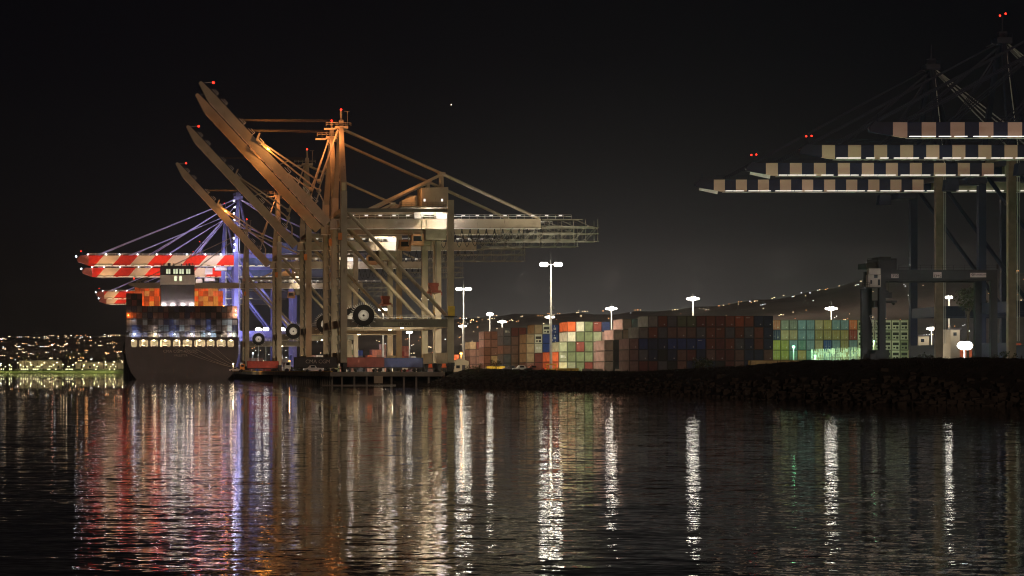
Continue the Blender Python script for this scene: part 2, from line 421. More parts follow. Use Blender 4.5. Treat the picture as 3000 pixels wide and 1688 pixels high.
def hill_h(px):
    P = [(-900,120),(0,105),(350,112),(700,122),(1300,165),(1700,190),(2050,200),(2300,245),(2600,310),(3000,325),(3800,300)]
    for (a, ha), (b, hb) in zip(P, P[1:]):
        if a <= px <= b: return ha+(hb-ha)*(px-a)/(b-a)
    return 110
def make_hills():
    mb = MB(); N = 80; vs_ = []; rows = ((5200, 0.0), (5700, .18), (6300, .48), (7000, .85), (7500, 1.0), (8500, .6))
    for i in range(N+1):
        px = -900+i/N*4700
        for j, (D, k) in enumerate(rows):
            x = (px-CX)*D/F; h = hill_h(px)*k+math.sin(px*.011+j)*6*k+math.sin(px*.037+j*2)*4*k
            vs_.append((x, D, 3+h))
    n = len(rows)
    mb.add(vs_, [(i*n+j, (i+1)*n+j, (i+1)*n+j+1, i*n+j+1) for i in range(N) for j in range(n-1)])
    struct(mb.build('hills', 'hillm', smooth=True))
    # lights of the far town
    mb = MB(); rnd = random.Random(11)
    def put(px, t, w_, c):
        j = min(int(t*4), 3); f = t*4-j
        D = rows[j][0]+(rows[j+1][0]-rows[j][0])*f; k = rows[j][1]+(rows[j+1][1]-rows[j][1])*f
        z = 3+hill_h(px)*k+9; x = (px-CX)*D/F
        mb.cur = c; mb.box(x-w_, x+w_, D-30, D-28, z-.7, z+.8)
    bands = [(-150, 372, 300, .12, .97), (372, 1000, 120, .1, .95), (1000, 1400, 130, .1, .98), (1360, 2300, 130, .4, .95), (2300, 3150, 200, .2, .93)]
    for a, b, cnt, t0, t1 in bands:
        n_ = 0
        while n_ < cnt:
            px = rnd.uniform(a, b); t = rnd.uniform(t0, t1); run = rnd.choice((1,1,1,1,2,3)); st = rnd.uniform(3, 8)
            c = rnd.choice((0,0,1,1,2))
            for q in range(run):
                put(px+q*st, t+rnd.uniform(-.01,.01), rnd.choice((.6,.7,.8,1.0,1.6)), c if rnd.random() < .8 else 0); n_ += 1
    o = mb.build('town_lights', [emit('town_warm', (1,.70,.40), 4.0), emit('town_orange', (1,.42,.14), 3.2), emit('town_white', (.95,.95,1), 3.0)])
    struct(o, 'stuff')
    for px, k, wv in ((60,.6,.5),(300,.6,.5),(1050,.6,1.2),(1300,.7,2.5),(1500,.8,3.6),(1750,.8,4),(2000,.8,4),(2250,.75,3.6),(2500,.7,3),(2750,.7,3),(3000,.7,3)):
        D = 5600+1400*k; x = (px-CX)*D/F
        l_ = lamp(None, (x, D-160, 3+hill_h(px)*k+110), wv*.9e5, (1, .78, .62), 20)
        l_.name = 'town_fill_light'  # unseen lights added above the hills to brighten slope and haze
make_hills()

# ------------------------------------------------------------------ containers
def container_mesh(name, L=12.19, w_=2.42, h=2.86, ridges=9, closed=True):
    mb = MB(); x0, x1 = -w_/2, w_/2; d = .05
    # corner posts and rails
    mb.cur = 1
    for x in (x0, x1-.16):
        for y in (0, L-.16): mb.box(x, x+.16, y, y+.16, 0, h)
    for z in (0, h-.13):
        mb.box(x0+.16, x1-.16, 0, .12, z, z+.13); mb.box(x0+.16, x1-.16, L-.12, L, z, z+.13)
        mb.box(x0, x0+.12, .16, L-.16, z, z+.13); mb.box(x1-.12, x1, .16, L-.16, z, z+.13)
    mb.cur = 0
    def corr(a, b, n, fn):
        pts = []; st = (b-a)/n
        for i in range(n):
            t = a+i*st; pts += [(t, 0), (t+st*.35, 0), (t+st*.5, 1), (t+st*.85, 1)]
        pts.append((b, 0)); vs_ = []
        for t, k in pts:
            vs_.append(fn(t, k, .13)); vs_.append(fn(t, k, h-.13))
        mb.add(vs_, [(2*i, 2*i+2, 2*i+3, 2*i+1) for i in range(len(pts)-1)])
    corr(x0+.16, x1-.16, ridges, lambda t, k, z: (t, .03+.07*k, z))
    corr(.16, L-.16, 30, lambda t, k, z: (x0+.03+.05*k, t, z))
    mb.add([(x1-.05, .1, .1), (x1-.05, L-.1, .1), (x1-.05, L-.1, h-.1), (x1-.05, .1, h-.1)], [(0,1,2,3)])
    mb.add([(x0+.05, .1, h-.04), (x1-.05, .1, h-.04), (x1-.05, L-.1, h-.04), (x0+.05, L-.1, h-.04)], [(0,1,2,3)])
    mb.add([(x0+.05, L-.06, .1), (x1-.05, L-.06, .1), (x1-.05, L-.06, h-.1), (x0+.05, L-.06, h-.1)], [(3,2,1,0)])
    me = bpy.data.meshes.new(name); me.from_pydata(mb.v, [], mb.f); me.materials.append(M['paint']); me.materials.append(M['paintdk']); me.polygons.foreach_set('material_index', mb.mi); me.update()
    return me
def door_mesh():
    mb = MB(); mb.box(-1.04, -.01, -.015, .03, .14, 2.72); mb.box(.01, 1.04, -.015, .03, .14, 2.72)
    me = bpy.data.meshes.new('door'); me.from_pydata(mb.v, [], mb.f); me.materials.append(M['paint']); me.update(); return me
def rods_mesh():
    mb = MB()
    for x in (-.75, -.3, .3, .75): mb.tube((x, -.05, .18), (x, -.05, 2.68), .022, 5)
    for x in (-.52, .52): mb.box(x-.2, x+.2, -.07, -.02, 1.05, 1.12)
    me = bpy.data.meshes.new('lock_rods'); me.from_pydata(mb.v, [], mb.f); me.materials.append(M['steel']); me.update(); return me
def reefer_mesh():
    mb = MB(); mb.box(-.85, .85, -.04, .03, 1.35, 2.15); mb.box(-.7, -.2, -.05, .03, .5, .95); mb.box(.1, .75, -.05, .03, .35, 1.0)
    mb.ring((-.4, -.06, 1.75), .3, .1, .05, 12); mb.ring((.4, -.06, 1.75), .3, .1, .05, 12)
    me = bpy.data.meshes.new('cooling_unit'); me.from_pydata(mb.v, [], mb.f); me.materials.append(M['dark']); me.update(); return me
CM = container_mesh('container_body'); DM = door_mesh(); RM = rods_mesh(); FM = reefer_mesh()
PAL = {'rust': (.28,.085,.045), 'maroon': (.19,.05,.04), 'brown': (.24,.13,.10), 'mauve': (.32,.20,.175), 'orange': (.60,.13,.045),
       'white': (.66,.62,.50), 'cream': (.62,.55,.33), 'tan': (.42,.30,.18), 'olive': (.42,.30,.12), 'green': (.17,.20,.11), 'teal': (.14,.27,.24),
       'pale green': (.36,.37,.25), 'blue': (.035,.07,.26), 'steel blue': (.20,.28,.36), 'navy': (.03,.04,.10), 'slate': (.14,.14,.16),
       'grey': (.28,.27,.25), 'yellow green': (.33,.32,.08), 'black': (.02,.02,.022), 'salmon': (.50,.17,.11), 'red': (.34,.05,.035), 'pink': (.50,.26,.20)}
ORD = ['bottom', 'second', 'third', 'fourth', 'fifth', 'sixth', 'seventh']
NTH = ['first','second','third','fourth','fifth','sixth','seventh','eighth','ninth','tenth','eleventh','twelfth','thirteenth','fourteenth','fifteenth','sixteenth','seventeenth','eighteenth','nineteenth','twentieth','twenty-first','twenty-second']
rc = random.Random(5)
NCON = [0]
DIM = [1.0]
def container(x, y, z, cname, label, group, front='plain', mark=None):
    NCON[0] += 1
    o = bpy.data.objects.new('shipping_container', CM); COL.objects.link(o); o.location = (x, y, z)
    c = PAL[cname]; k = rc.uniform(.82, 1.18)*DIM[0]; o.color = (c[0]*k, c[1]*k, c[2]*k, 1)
    ORG[o.name] = Vector((x, y, z))
    tag(o, label, 'shipping container', group)
    if front == 'door':
        d = bpy.data.objects.new('door', DM); COL.objects.link(d); d.parent = o; d.color = o.color
        r_ = bpy.data.objects.new('lock_rods', RM); COL.objects.link(r_); r_.parent = d
    elif front == 'reefer':
        d = bpy.data.objects.new('door', DM); COL.objects.link(d); d.parent = o; d.color = o.color; d.name = 'end_panel'
        f = bpy.data.objects.new('cooling_unit', FM); COL.objects.link(f); f.parent = o
    if mark:
        mb = MB()
        for (a, b, c_, d_) in mark: mb.box(x+a, x+b, y-.06, y-.02, z+c_, z+d_)
        mb.build('painted_mark', 'white', o)
    return o
MK_SQ = [(-.3,.4,1.3,1.45),(-.3,.4,1.75,1.9),(-.3,-.15,1.45,1.75),(.25,.4,1.45,1.75),(.0,.15,1.5,1.7),(-.1,.05,2.2,2.6),(.1,.25,.4,.8),(-.9,-.5,.9,1.0),(-.9,-.6,1.15,1.25)]
MK_CORNER = [(-.85,-.55,2.25,2.32),(-.85,-.78,2.32,2.5),(-.72,-.6,2.4,2.5)]
MK_DOT = [(.35,.55,.55,.75)]
MK_TOP = [(-.8,-.3,2.3,2.4),(-.2,.1,2.3,2.4)]
MK_MID = [(-.7,-.1,1.2,1.9),(.1,.35,1.2,1.9),(.5,.75,1.2,1.5)]

def wall(s, x0px, cols, rows, where, ctop=None, pitch=2.47, tier=2.9, marks=None, fr='plain', skip=None, z0=GZ, group=None):
    """rows: list from the BOTTOM tier up, each a list of colour names (None = empty) from the left column"""
    Y = F/s; X0 = (x0px-CX)/s+1.23
    for t, row in enumerate(rows):
        for c, cn in enumerate(row):
            if not cn: continue
            front = fr
            if isinstance(cn, tuple): cn, front, mk = cn
            else:
                mk = None
                if fr == 'mix': front = rc.choice(('plain', 'plain', 'door'))
                if marks: mk = marks(t, c, cn)
            tn = ORD[t] if t == 0 else ORD[t]
            art = 'an' if cn[0] in 'aeiou' else 'a'
            lab = f"{cn} container, {tn} tier, {NTH[c]} column from left in {where}"
            container(X0+c*pitch, Y, z0+t*tier, cn, lab, group or f"containers in {where}", front, mk)

def rrow(n, pal): return [rc.choice(pal) for _ in range(n)]
# front dark wall (nearest)
P1 = ['rust','brown','maroon','slate','navy','rust','mauve']
w1 = []
n1 = 15
for t in range(5):
    if t <= 2: row = rrow(n1, ['navy','blue','brown','rust','maroon','slate'] if t == 2 else (['black','navy','maroon','brown','slate']))
    elif t == 3: row = [None]+rrow(n1-1, ['brown','rust','brown','slate','navy'])
    else: row = [None, None]+rrow(n1-2, ['rust','brown','maroon','brown','slate','green'])
    w1.append(row)
for t in range(3): w1[t][0] = 'mauve'
w1[3][1] = 'grey'; w1[4][2] = 'grey'
w1[4][10:15] = ['rust','orange','rust','navy','navy']; w1[3][10:15] = ['slate','rust','slate','rust','navy']
w1[2][8:15] = ['rust','maroon','rust','slate','navy','rust','navy']; w1[1][9:15] = ['maroon','maroon','brown','navy','navy','brown']
def dots(t, c, cn):
    if t >= 1 and rc.random() < .6: return MK_DOT
    return None
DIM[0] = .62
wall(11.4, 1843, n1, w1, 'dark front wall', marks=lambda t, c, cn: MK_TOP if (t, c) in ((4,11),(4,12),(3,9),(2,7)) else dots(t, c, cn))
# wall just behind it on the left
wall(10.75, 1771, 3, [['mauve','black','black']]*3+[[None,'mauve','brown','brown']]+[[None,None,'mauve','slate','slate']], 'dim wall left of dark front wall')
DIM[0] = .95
# colourful block
G = lambda c, m=None, f='plain': (c, f, m)
wall(10.2, 1612, 7, [
    ['orange', G('cream', MK_CORNER, 'door'), 'pale green', 'green', 'maroon', 'mauve'],
    ['orange', G('pale green', MK_MID), 'green', 'green', 'green', 'mauve'],
    [None, G('pale green', MK_CORNER), 'green', G('maroon', MK_CORNER), 'green', 'mauve'],
    [None, None, G('white', MK_CORNER), 'green', 'green', 'pale green', 'mauve'],
    [None, None, 'orange', G('white', MK_CORNER), 'green', G('maroon', MK_TOP), 'navy']], 'green block right of tall mast', pitch=2.46)
wall(9.6, 1542, 5, [
    ['brown','maroon', G('blue', MK_SQ), 'yellow green'],
    ['tan', 'maroon', G('blue', MK_SQ), 'blue'],
    ['tan', G('white', MK_MID), 'blue', G('blue', MK_SQ)],
    ['tan', ('white','reefer', MK_TOP), 'blue', G('blue', MK_SQ), 'blue'],
    [None, 'tan', ('white','reefer', None), G('blue', MK_SQ), 'blue']], 'blue block at tall mast')
wall(9.0, 1475, 5, [
    ['slate', 'brown', 'brown', 'tan'], [G('slate'), 'brown', 'brown', 'tan'], ['brown', 'brown', 'brown', 'tan'],
    ['slate', 'brown', 'maroon', 'tan'], [G('slate', MK_MID), 'maroon', 'maroon', G('slate', MK_DOT)]], 'maroon block left of blue block')
wall(8.2, 1418, 5, [
    ['brown','tan','slate'], ['brown','cream','slate'], ['brown', G('mauve', MK_DOT), G('slate', MK_DOT)], ['mauve','mauve','slate'], ['mauve', 'brown', G('slate', MK_MID)]],
    'brown block third from left')
wall(7.6, 1376, 3, [['brown','brown','mauve'], ['brown', 'brown','mauve'], ['brown','brown', G('mauve', MK_DOT)], ['tan','maroon','mauve']], 'low brown block')
wall(7.3, 1358, 2, [['pink','maroon'], ['pink','maroon'], ['pink','brown']], 'pink ended block')
# block behind the wall, lit by the green lamp
rg = [
 ['yellow green','olive','slate','teal','olive','teal','olive','slate','slate','olive','blue','white','white','white','white','white'],
 ['yellow green','yellow green','teal','olive','teal','olive','steel blue','slate','olive','steel blue','white','white','white','white','white','white'],
 ['yellow green','yellow green','steel blue','teal','steel blue','tan','blue','steel blue','olive','steel blue','white','white','white','white','white','white'],
 ['navy','tan','tan','steel blue','steel blue','olive','olive','olive','olive','red','white','white','white','white','white','white'],
 ['salmon','grey','grey','steel blue','steel blue','tan','olive','steel blue','steel blue','orange','white','white','white','white','white','white']]
rg2 = []
for row in rg:
    rr = []
    for c, cn in enumerate(row):
        if cn == 'white': rr.append((rc.choice(['white','pale green','white']), 'reefer', rc.choice([None, MK_TOP])))
        else: rr.append((cn, 'door', MK_DOT if rc.random() < .7 else None))
    rg2.append(rr)
wall(10.2, 2262, 16, rg2, 'block of reefers behind the wall', pitch=2.45, z0=GZ+.5)
# dim boxes by the bank
def dimbox(px, py_top, s, cn, label):
    p = W(px, py_top, s); X = p[0]
    o = bpy.data.objects.new('shipping_container', CM); COL.objects.link(o); c = PAL[cn]; o.color = (*c, 1)
    o.location = (X, p[1], GZ); o.rotation_euler = (0, 0, R(-90)); ORG[o.name] = Vector(o.location)
    tag(o, label, 'shipping container', 'containers lying side-on near the bank')
    return o
dimbox(2195, 1060, 12.3, 'olive', 'dim ochre container seen from its long side at the foot of the dark front wall')
dimbox(2345, 1060, 12.3, 'black', 'black container seen side-on between ochre container and yard gantry')
dimbox(2596, 1050, 13.2, 'rust', 'rust orange container seen side-on low behind the bank beside gantry leg')

# remaining far containers as one object with face colours
def far_boxes():
    mb = MB(); cols = []
    def bx(x, y, z, L, c):
        n = len(mb.f); mb.box(x-1.2, x+1.2, y, y+L, z+.04, z+2.82); cols.extend([c]*(len(mb.f)-n))
        n = len(mb.f); mb.box(x-.05, x+.05, y-.05, y, z+.1, z+2.75); cols.extend([tuple(v*.5 for v in c)]*(len(mb.f)-n))
    def C(n_): 
        k = rc.uniform(.8, 1.2); return tuple(v*k for v in PAL[n_])
    def block(s, x0, x1, hts, pal, pitch=2.47):
        Y = F/s; n_ = int((x1-x0)/(pitch*s)); 
        for i in range(n_):
            hh = hts[min(int(i/n_*len(hts)), len(hts)-1)]
            for t in range(hh): bx((x0-CX)/s+1.25+i*pitch, Y, GZ+t*2.9, 12.1, C(rc.choice(pal)))
    block(5.6, 912, 1050, [3,3,4,5], ['pink','mauve','brown','white','green','mauve'])
    block(5.4, 1050, 1076, [4,4], ['slate','blue','mauve','teal'])
    block(5.6, 1076, 1135, [3,4,4,5,5], ['pink','mauve','mauve','orange','salmon','brown'])
    block(5.2, 1172, 1205, [5,5], ['red','orange','salmon']); block(5.3, 1205, 1242, [3,2,4], ['mauve','slate','mauve','white'])
    block(5.0, 1242, 1300, [4,3,5], ['mauve','slate','pink']); block(4.6, 680, 860, [2,3,1,3], ['mauve','red','blue','white','brown'])
    block(7.4, 2688, 2752, [3,2,2,2,2], ['orange','salmon','tan']); block(7.3, 2776, 2860, [2,3,3,3,4,4], ['orange','salmon','tan']); block(7.3, 2920, 3010, [2,4,4], ['orange','salmon','rust','white'])
    block(5.8, 1330, 1372, [3,3], ['orange','teal','green'])
    # ship: forward stacks and lower aft tiers are added by the ship builder through this hook
    for args in SHIPBOX: bx(*args[:4], C(args[4]))
    me = bpy.data.meshes.new('distant_containers'); me.from_pydata(mb.v, [], mb.f)
    at = me.color_attributes.new('paint', 'FLOAT_COLOR', 'CORNER')
    i = 0
    for p, c in zip(me.polygons, cols):
        for _ in p.loop_indices: at.data[i].color = (*c, 1); i += 1
    m = mat('distant_container_paint', (1,1,1), .55, var=.25, scale=.5, rust=.3)
    t = m.node_tree; ca = nn(t, 'ShaderNodeVertexColor'); ca.layer_name = 'paint'
    vm = [n for n in t.nodes if n.type == 'VECT_MATH'][0]; t.links.new(ca.outputs[0], vm.inputs[0])
    me.materials.append(m); me.update()
    o = bpy.data.objects.new('distant_containers', me); COL.objects.link(o)
    tag(o, 'packed rows of small containers far back in the yard and forward on the ship', 'containers', kind='stuff')
SHIPBOX = []

# ------------------------------------------------------------------ light masts
LM = []
def mast(px, py, s, label, heads=6, kind='ring', watts=500000, col=(1, .88, .66), star=False, rr=None):
    p = W(px, py, s); x, y, z = p
    t = root('light_mast', (x, y, GZ), label, 'light mast', 'high light masts in the container yard')
    MB().tube((x, y, GZ), (x, y, z-.3), .42, 10, .2).build('pole', 'steel', t)
    MB().tube((x, y, GZ), (x, y, GZ+.5), .9, 10).build('base', 'concrete', t)
    mb = MB(); hb = []
    R0 = (rr or 2.3)*.95
    if kind == 'ring':
        mb.ring((x, y, z), .3, .1, .2, 8)
        pts = [(x+math.cos(a)*R0, y+math.sin(a)*R0, z) for a in [i*math.tau/12 for i in range(13)]]
        mb.path(pts, .1, 5)
        for i in range(4): mb.tube((x, y, z), pts[i*3], .07, 5)
        hb = [(x+math.cos(i*math.tau/heads)*R0, y+math.sin(i*math.tau/heads)*R0, z-.2) for i in range(heads)]
    elif kind == 'bar':
        mb.tube((x-R0, y, z), (x+R0, y, z), .12, 6)
        for i in range(heads):
            if abs(i-(heads-1)/2) < .8 and heads > 4: continue
            hb.append((x-R0+2*R0*i/(heads-1), y-.2, z))
    mb.build('head_frame', 'steel', t)
    for h in hb:
        h = Vector(h); k_ = 1-abs(h[0]-x)/(R0+.01) if kind == 'ring' else .55
        e = MB(); e.ball(h, .95, 8, 5, .8) if heads == 3 else e.ball(h, .42+.50*k_, 8, 5, .9)
        e.build('floodlight', 'e_white', t)
    mb = MB(); mb.box(x+.2, x+.9, y-.2, y+.2, z*.62, z*.62+1.2); mb.tube((x, y, z), (x, y, z+3), .03, 5); mb.build('aerial', 'dark', t)
    lamp(t, (x, y-1.5, z-1.0), watts*.30, col, .8, spot=168, aim=(x, y-1.5, 0), blend=.25)
    lamp(t, (x, y-1.5, z-.6), watts*.045, col, .8)
    return t
mast(1614, 775, 10.6, 'tallest light mast with two lamp clusters standing in front of the blue containers', 6, 'bar', 230000, rr=2.6)
mast(1358, 847, 8.0, 'light mast with a bar of lamps right of the near grey crane', 5, 'bar', 330000, rr=2.3)
mast(1435, 921, 6.0, 'light mast with one blinding star-like lamp above the brown containers', 3, 'bar', 260000, rr=.8)
mast(1471, 942, 5.0, 'small light mast with flat lamp ring right of the star-like lamp', 8, 'ring', 200000)
mast(1355, 955, 4.6, 'low light mast with ring of lamps below the bar of lamps', 8, 'ring', 180000)
mast(1611, 928, 5.6, 'short light mast hidden behind the tallest mast pole', 8, 'ring', 250000)
mast(1791, 903, 6.6, 'light mast with bright lamp ring above the dim mauve containers', 8, 'ring', 380000)
mast(2030, 874, 7.2, 'light mast with bright lamp ring above the middle of the dark wall', 8, 'ring', 450000)
mast(2435, 903, 7.0, 'light mast with lamp ring left of the yard gantry', 8, 'ring', 330000)
mast(1245, 876, 6.2, 'light mast glimpsed between crane legs left of the yellow cabinet', 4, 'bar', 200000, rr=1.2)
mast(1122, 907, 6.0, 'light mast glimpsed right of the large cable reel', 4, 'bar', 250000, rr=1.6)
mast(1199, 974, 4.5, 'far light mast seen under the crane portal', 5, 'bar', 130000, rr=1.4)
mast(2780, 870, 6.8, 'light mast seen inside the yard gantry opening', 6, 'ring', 250000, rr=1.3)
mast(2949, 941, 6.0, 'light mast with flat lamp ring at the right edge under the crane', 8, 'ring', 330000)
mast(2729, 962, 5.5, 'white lit mast behind the left opening of the navy crane legs', 8, 'ring', 300000)
def post_lamp(px, py, s, label, m, watts, col, h0=None, r=.5, name='street_lamp', cat='lamp', group=None, gz=GZ, ball=.45):
    p = W(px, py, s)
    t = root(name, (p[0], p[1], gz), label, cat, group)
    MB().tube((p[0], p[1], gz), (p[0], p[1], p[2]-.2), .12, 6).build('pole', 'steel', t)
    MB().ball(p, ball, 8, 5, .7).build('lamp_head', m, t)
    if watts: lamp(t, (p[0], p[1]-.3, p[2]-.6), watts, col, r)
    return t
post_lamp(1096, 1058, 9.4, 'orange lamp glowing low under the crane portal', 'e_orange', 9000, (1,.4,.08))
post_lamp(1351, 1036, 8.6, 'orange lamp in front of the pink ended containers', 'e_orange', 16000, (1,.4,.08))
post_lamp(2325, 1016, 11.0, 'green lamp shining on the containers at the end of the dark wall', 'e_green', 22000, (.35,1,.62), ball=.35)
post_lamp(2388, 1043, 11.2, 'second green lamp low in front of the steel racks', 'e_green', 20000, (.45,1,.55), ball=.25)
post_lamp(2476, 939, 9.8, 'small white lamp on a thin pole left of the gantry', 'e_white', 30000, (.8,1,.7), ball=.3)
post_lamp(2560, 1000, 11.3, 'greenish lamp behind the gantry legs', 'e_green', 26000, (.7,1,.45), ball=.2)

# ------------------------------------------------------------------ handrail helper
def rail(mb, p, q, h=1.1, st=3.0, r=.045):
    p = Vector(p); q = Vector(q); n = max(1, int((q-p).length/st))
    for k in (.55, 1.0): mb.tube(p+Vector((0,0,h*k)), q+Vector((0,0,h*k)), r, 4)
    for i in range(n+1):
        c = p+(q-p)*i/n; mb.tube(c, c+Vector((0,0,h)), r, 4)

# ------------------------------------------------------------------ grey cranes
def grey_crane(Yf, label, raised=True, glow=(1,.42,.12), gw=0, sign=True, spread=True, white=True, hw=26000):
    Yb = Yf+25; Yg = Yf+12.5; U0, U1 = 62.9, 92.4; Z = HC
    t = root('quay_crane', (U0, Yg, GZ), label, 'container crane', 'grey quay cranes along the berth')
    for yy in (Yf, Yb):
        for u, zt in ((U0, 49.8), (U1, 47.3)):
            MB().bar((u, yy, GZ+2.6), (u, yy, zt+Z), 1.8, 1.6, up=(0,1,0)).build('leg', 'crane', t)
            mb = MB(); 
            for dy in (-3.2, -1.1, 1.1, 3.2):
                mb.box(u-.5, u+.5, yy+dy-.8, yy+dy+.8, GZ+.7, GZ+1.6)
            mb.box(u-.6, u+.6, yy-4.2, yy+4.2, GZ+1.6, GZ+2.6)
            bo = mb.build('bogie', 'dark', t)
            mb = MB()
            for dy in (-3.7,-2.7,-1.6,-.6,.6,1.6,2.7,3.7): mb.tube((u-.3, yy+dy, GZ+.42), (u+.3, yy+dy, GZ+.42), .4, 10)
            mb.build('wheel_set', 'dark', bo)
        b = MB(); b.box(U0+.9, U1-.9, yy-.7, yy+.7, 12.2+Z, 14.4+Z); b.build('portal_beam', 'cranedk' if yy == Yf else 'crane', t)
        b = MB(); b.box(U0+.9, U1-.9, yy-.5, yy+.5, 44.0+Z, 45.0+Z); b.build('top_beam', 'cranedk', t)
        MB().tube((U0+.9, yy, 44.2+Z), (U1-.4, yy, 14.6+Z), .52, 10).build('diagonal_brace', 'crane', t)
        # mast post
        MB().bar((U0, yy, 49.8+Z), (63.3, Yg+(-1.6 if yy == Yf else 1.6), 68.4+Z), 1.7, 1.5, up=(0,1,0), a2=1.1, b2=1.0).build('mast_post', 'crane', t)
    for u in (U0, U1):
        b = MB(); b.box(u-.7, u+.7, Yf+.8, Yb-.8, 2.2+Z, 5.2+Z); b.box(u-.6, u+.6, Yf+.8, Yb-.8, 12.2+Z, 14.3+Z)
        b.prism([(u-.65, 5.2+Z), (u+.65, 5.2+Z), (u+.65, 6.4+Z), (u-.65, 6.4+Z)], Yf+.8, Yf+2.6)
        b.build('sill_beam', 'crane', t)
        b = MB(); b.box(u-.6, u+.6, Yf+.8, Yb-.8, 44.0+Z, 45.2+Z); b.build('cross_beam', 'crane', t)
    # main girder
    b = MB(); b.box(60.2, 119.5, Yg-.9, Yg+.9, 40.1+Z, 42.9+Z); g = b.build('girder', 'crane', t)
    b = MB(); b.box(60.2, 119.5, Yg-1.3, Yg-.9, 40.05+Z, 40.2+Z); b.box(60.2, 119.5, Yg+.9, Yg+1.3, 40.05+Z, 40.2+Z); b.build('trolley_rail', 'white', g)
    b = MB(); rail(b, (64, Yg-1.4, 42.9+Z), (128, Yg-1.4, 42.9+Z), 1.1, 2.2, .05); b.build('handrail', 'white', g)
    b = MB()
    for k in range(16): b.box(66+k*3.9, 66.9+k*3.9, Yg-1.7, Yg-1.35, 43.75+Z, 43.9+Z)
    b.build('walkway_lamp', 'e_whites', g)
    # lattice end
    b = MB()
    for yy in (Yg-2.5, Yg+2.5):
        for z_ in (36.5, 38.6, 40.4, 42.6):
            b.bar((119.5 if z_ > 40 else 108, yy, z_+Z), (135.5 if z_ < 42 else 131, yy, z_+Z), .22)
        for k in range(9):
            u = 108+k*3.4; b.bar((u, yy, 36.5+Z), (u, yy, (40.4 if u < 119 else 42.6)+Z), .16)
            if u+3.4 < 136: b.bar((u, yy, 36.5+Z), (u+3.4, yy, 40.4+Z), .14)
        for k in range(3): b.bar((120+k*4.5, yy, 42.6+Z), (124.5+k*4.5, yy, 40.4+Z), .16)
    for k in range(6):
        u = 110+k*5; b.bar((u, Yg-2.5, 36.5+Z), (u, Yg+2.5, 36.5+Z), .18); b.bar((u, Yg-2.5, 38.6+Z), (u, Yg+2.5, 38.6+Z), .18)
    b.box(121, 134, Yg-2.6, Yg+2.6, 40.6+Z, 40.75+Z)
    b.build('lattice_platform', 'cranedk', t)
    # festoon cables
    b = MB()
    for k in range(11):
        u = 95+k*2.3; d = 3.8-.15*k
        b.path([(u+a*2.2, Yg-1.1, 39.9+Z-d*math.sin(a*math.pi)*1.0) for a in (0,.15,.3,.5,.7,.85,1)], .09, 4)
        b.bar((u, Yg-1.1, 40.1+Z), (u, Yg-1.1, 38.8+Z), .3, .15)
    b.build('festoon_cable', 'dark', t)
    # mast head
    b = MB(); b.box(61.6, 65.2, Yg-2, Yg+2, 68.2+Z, 68.9+Z); b.box(58.6, 61.6, Yg-.8, Yg+.8, 68.0+Z, 68.5+Z); b.box(62.8, 64.0, Yg-.8, Yg+.8, 68.9+Z, 70.8+Z)
    rail(b, (59, Yg-2, 68.9+Z), (66, Yg-2, 68.9+Z), 1.0, 1.2, .06); b.tube((63.4, Yg, 70.5+Z), (63.4, Yg, 73.4+Z), .3, 6); b.tube((65.2, Yg, 68.9+Z), (65.2, Yg, 73.2+Z), .08, 5)
    b.tube((64.2, Yg, 73.2+Z), (65.8, Yg, 73.2+Z), .06, 5)
    b.build('mast_head', 'crane', t)
    MB().ball((63.4, Yg, 73.7+Z), .3, 8, 5).build('aviation_light', 'e_red', t)
    # stays
    for dy in (-1.0, 1.0):
        b = MB(); b.tube((63.8, Yg+dy, 68.2+Z), (92, Yg+dy, 55.6+Z), .30, 8); b.tube((92, Yg+dy, 55.6+Z), (119, Yg+dy*.8, 43.1+Z), .34, 8)
        b.build('backstay', 'crane', t)
    b = MB()
    for dy in (-3.5, 3.5):
        b.bar((91.6, Yg+dy*.3, 55.4+Z), (91.6, Yg+dy, 45.2+Z), .9, .8, up=(0,1,0)); b.bar((91.4, Yg+dy*.3, 55.3+Z), (70, Yg+dy, 45.0+Z), .75)
    b.box(90.8, 92.6, Yg-1.6, Yg+1.6, 55+Z, 56+Z)
    b.build('rear_frame', 'crane', t)
    b = MB(); b.bar((64.5, Yg-1.2, 44.6+Z), (90, Yg-1.2, 44.6+Z), .5, .9); b.build('upper_chord', 'crane', t)
    # machinery house
    b = MB()
    b.prism([(85.4, 46.2+Z), (92.9, 46.2+Z), (92.9, 51.5+Z), (85.4, 51.3+Z)], Yg-5, Yg+4); 
    for k in range(18): b.box(85.55+k*.41, 85.72+k*.41, Yg-5.06, Yg-5, 46.4+Z, 51.2+Z)
    h = b.build('machinery_house', 'crane', t)
    b = MB(); b.prism([(80.2, 46.2+Z), (83.9, 46.2+Z), (83.9, 49.3+Z), (80.2, 48.0+Z)], Yg-3, Yg+3); b.build('winch_cabin', 'crane', h)
    b = MB(); b.box(86.0, 86.5, Yg-5.12, Yg-5.0, 47.5+Z, 48.2+Z); b.box(90.9, 91.4, Yg-5.12, Yg-5.0, 47.5+Z, 48.2+Z); b.build('window', 'e_whites', h)
    b = MB(); b.box(79.5, 93, Yg-5.6, Yg+5, 45.75+Z, 46.1+Z); rail(b, (79.5, Yg-5.5, 46.1+Z), (93, Yg-5.5, 46.1+Z), 1.0, 1.5, .05); b.build('house_deck', 'cranedk', h)
    b = MB(); b.box(83.8, 85.8, Yg-2, Yg+2, 42.95+Z, 45.7+Z); b.box(90.0, 93.0, Yg-2, Yg+2, 42.95+Z, 45.7+Z); b.build('support_pedestal', 'white', h)
    # trolley and cab
    b = MB(); b.box(86.8, 92.6, Yg-3.4, Yg+3.4, 36.9+Z, 39.7+Z); b.box(86.5, 93, Yg-3.6, Yg+3.6, 39.7+Z, 40.0+Z); 
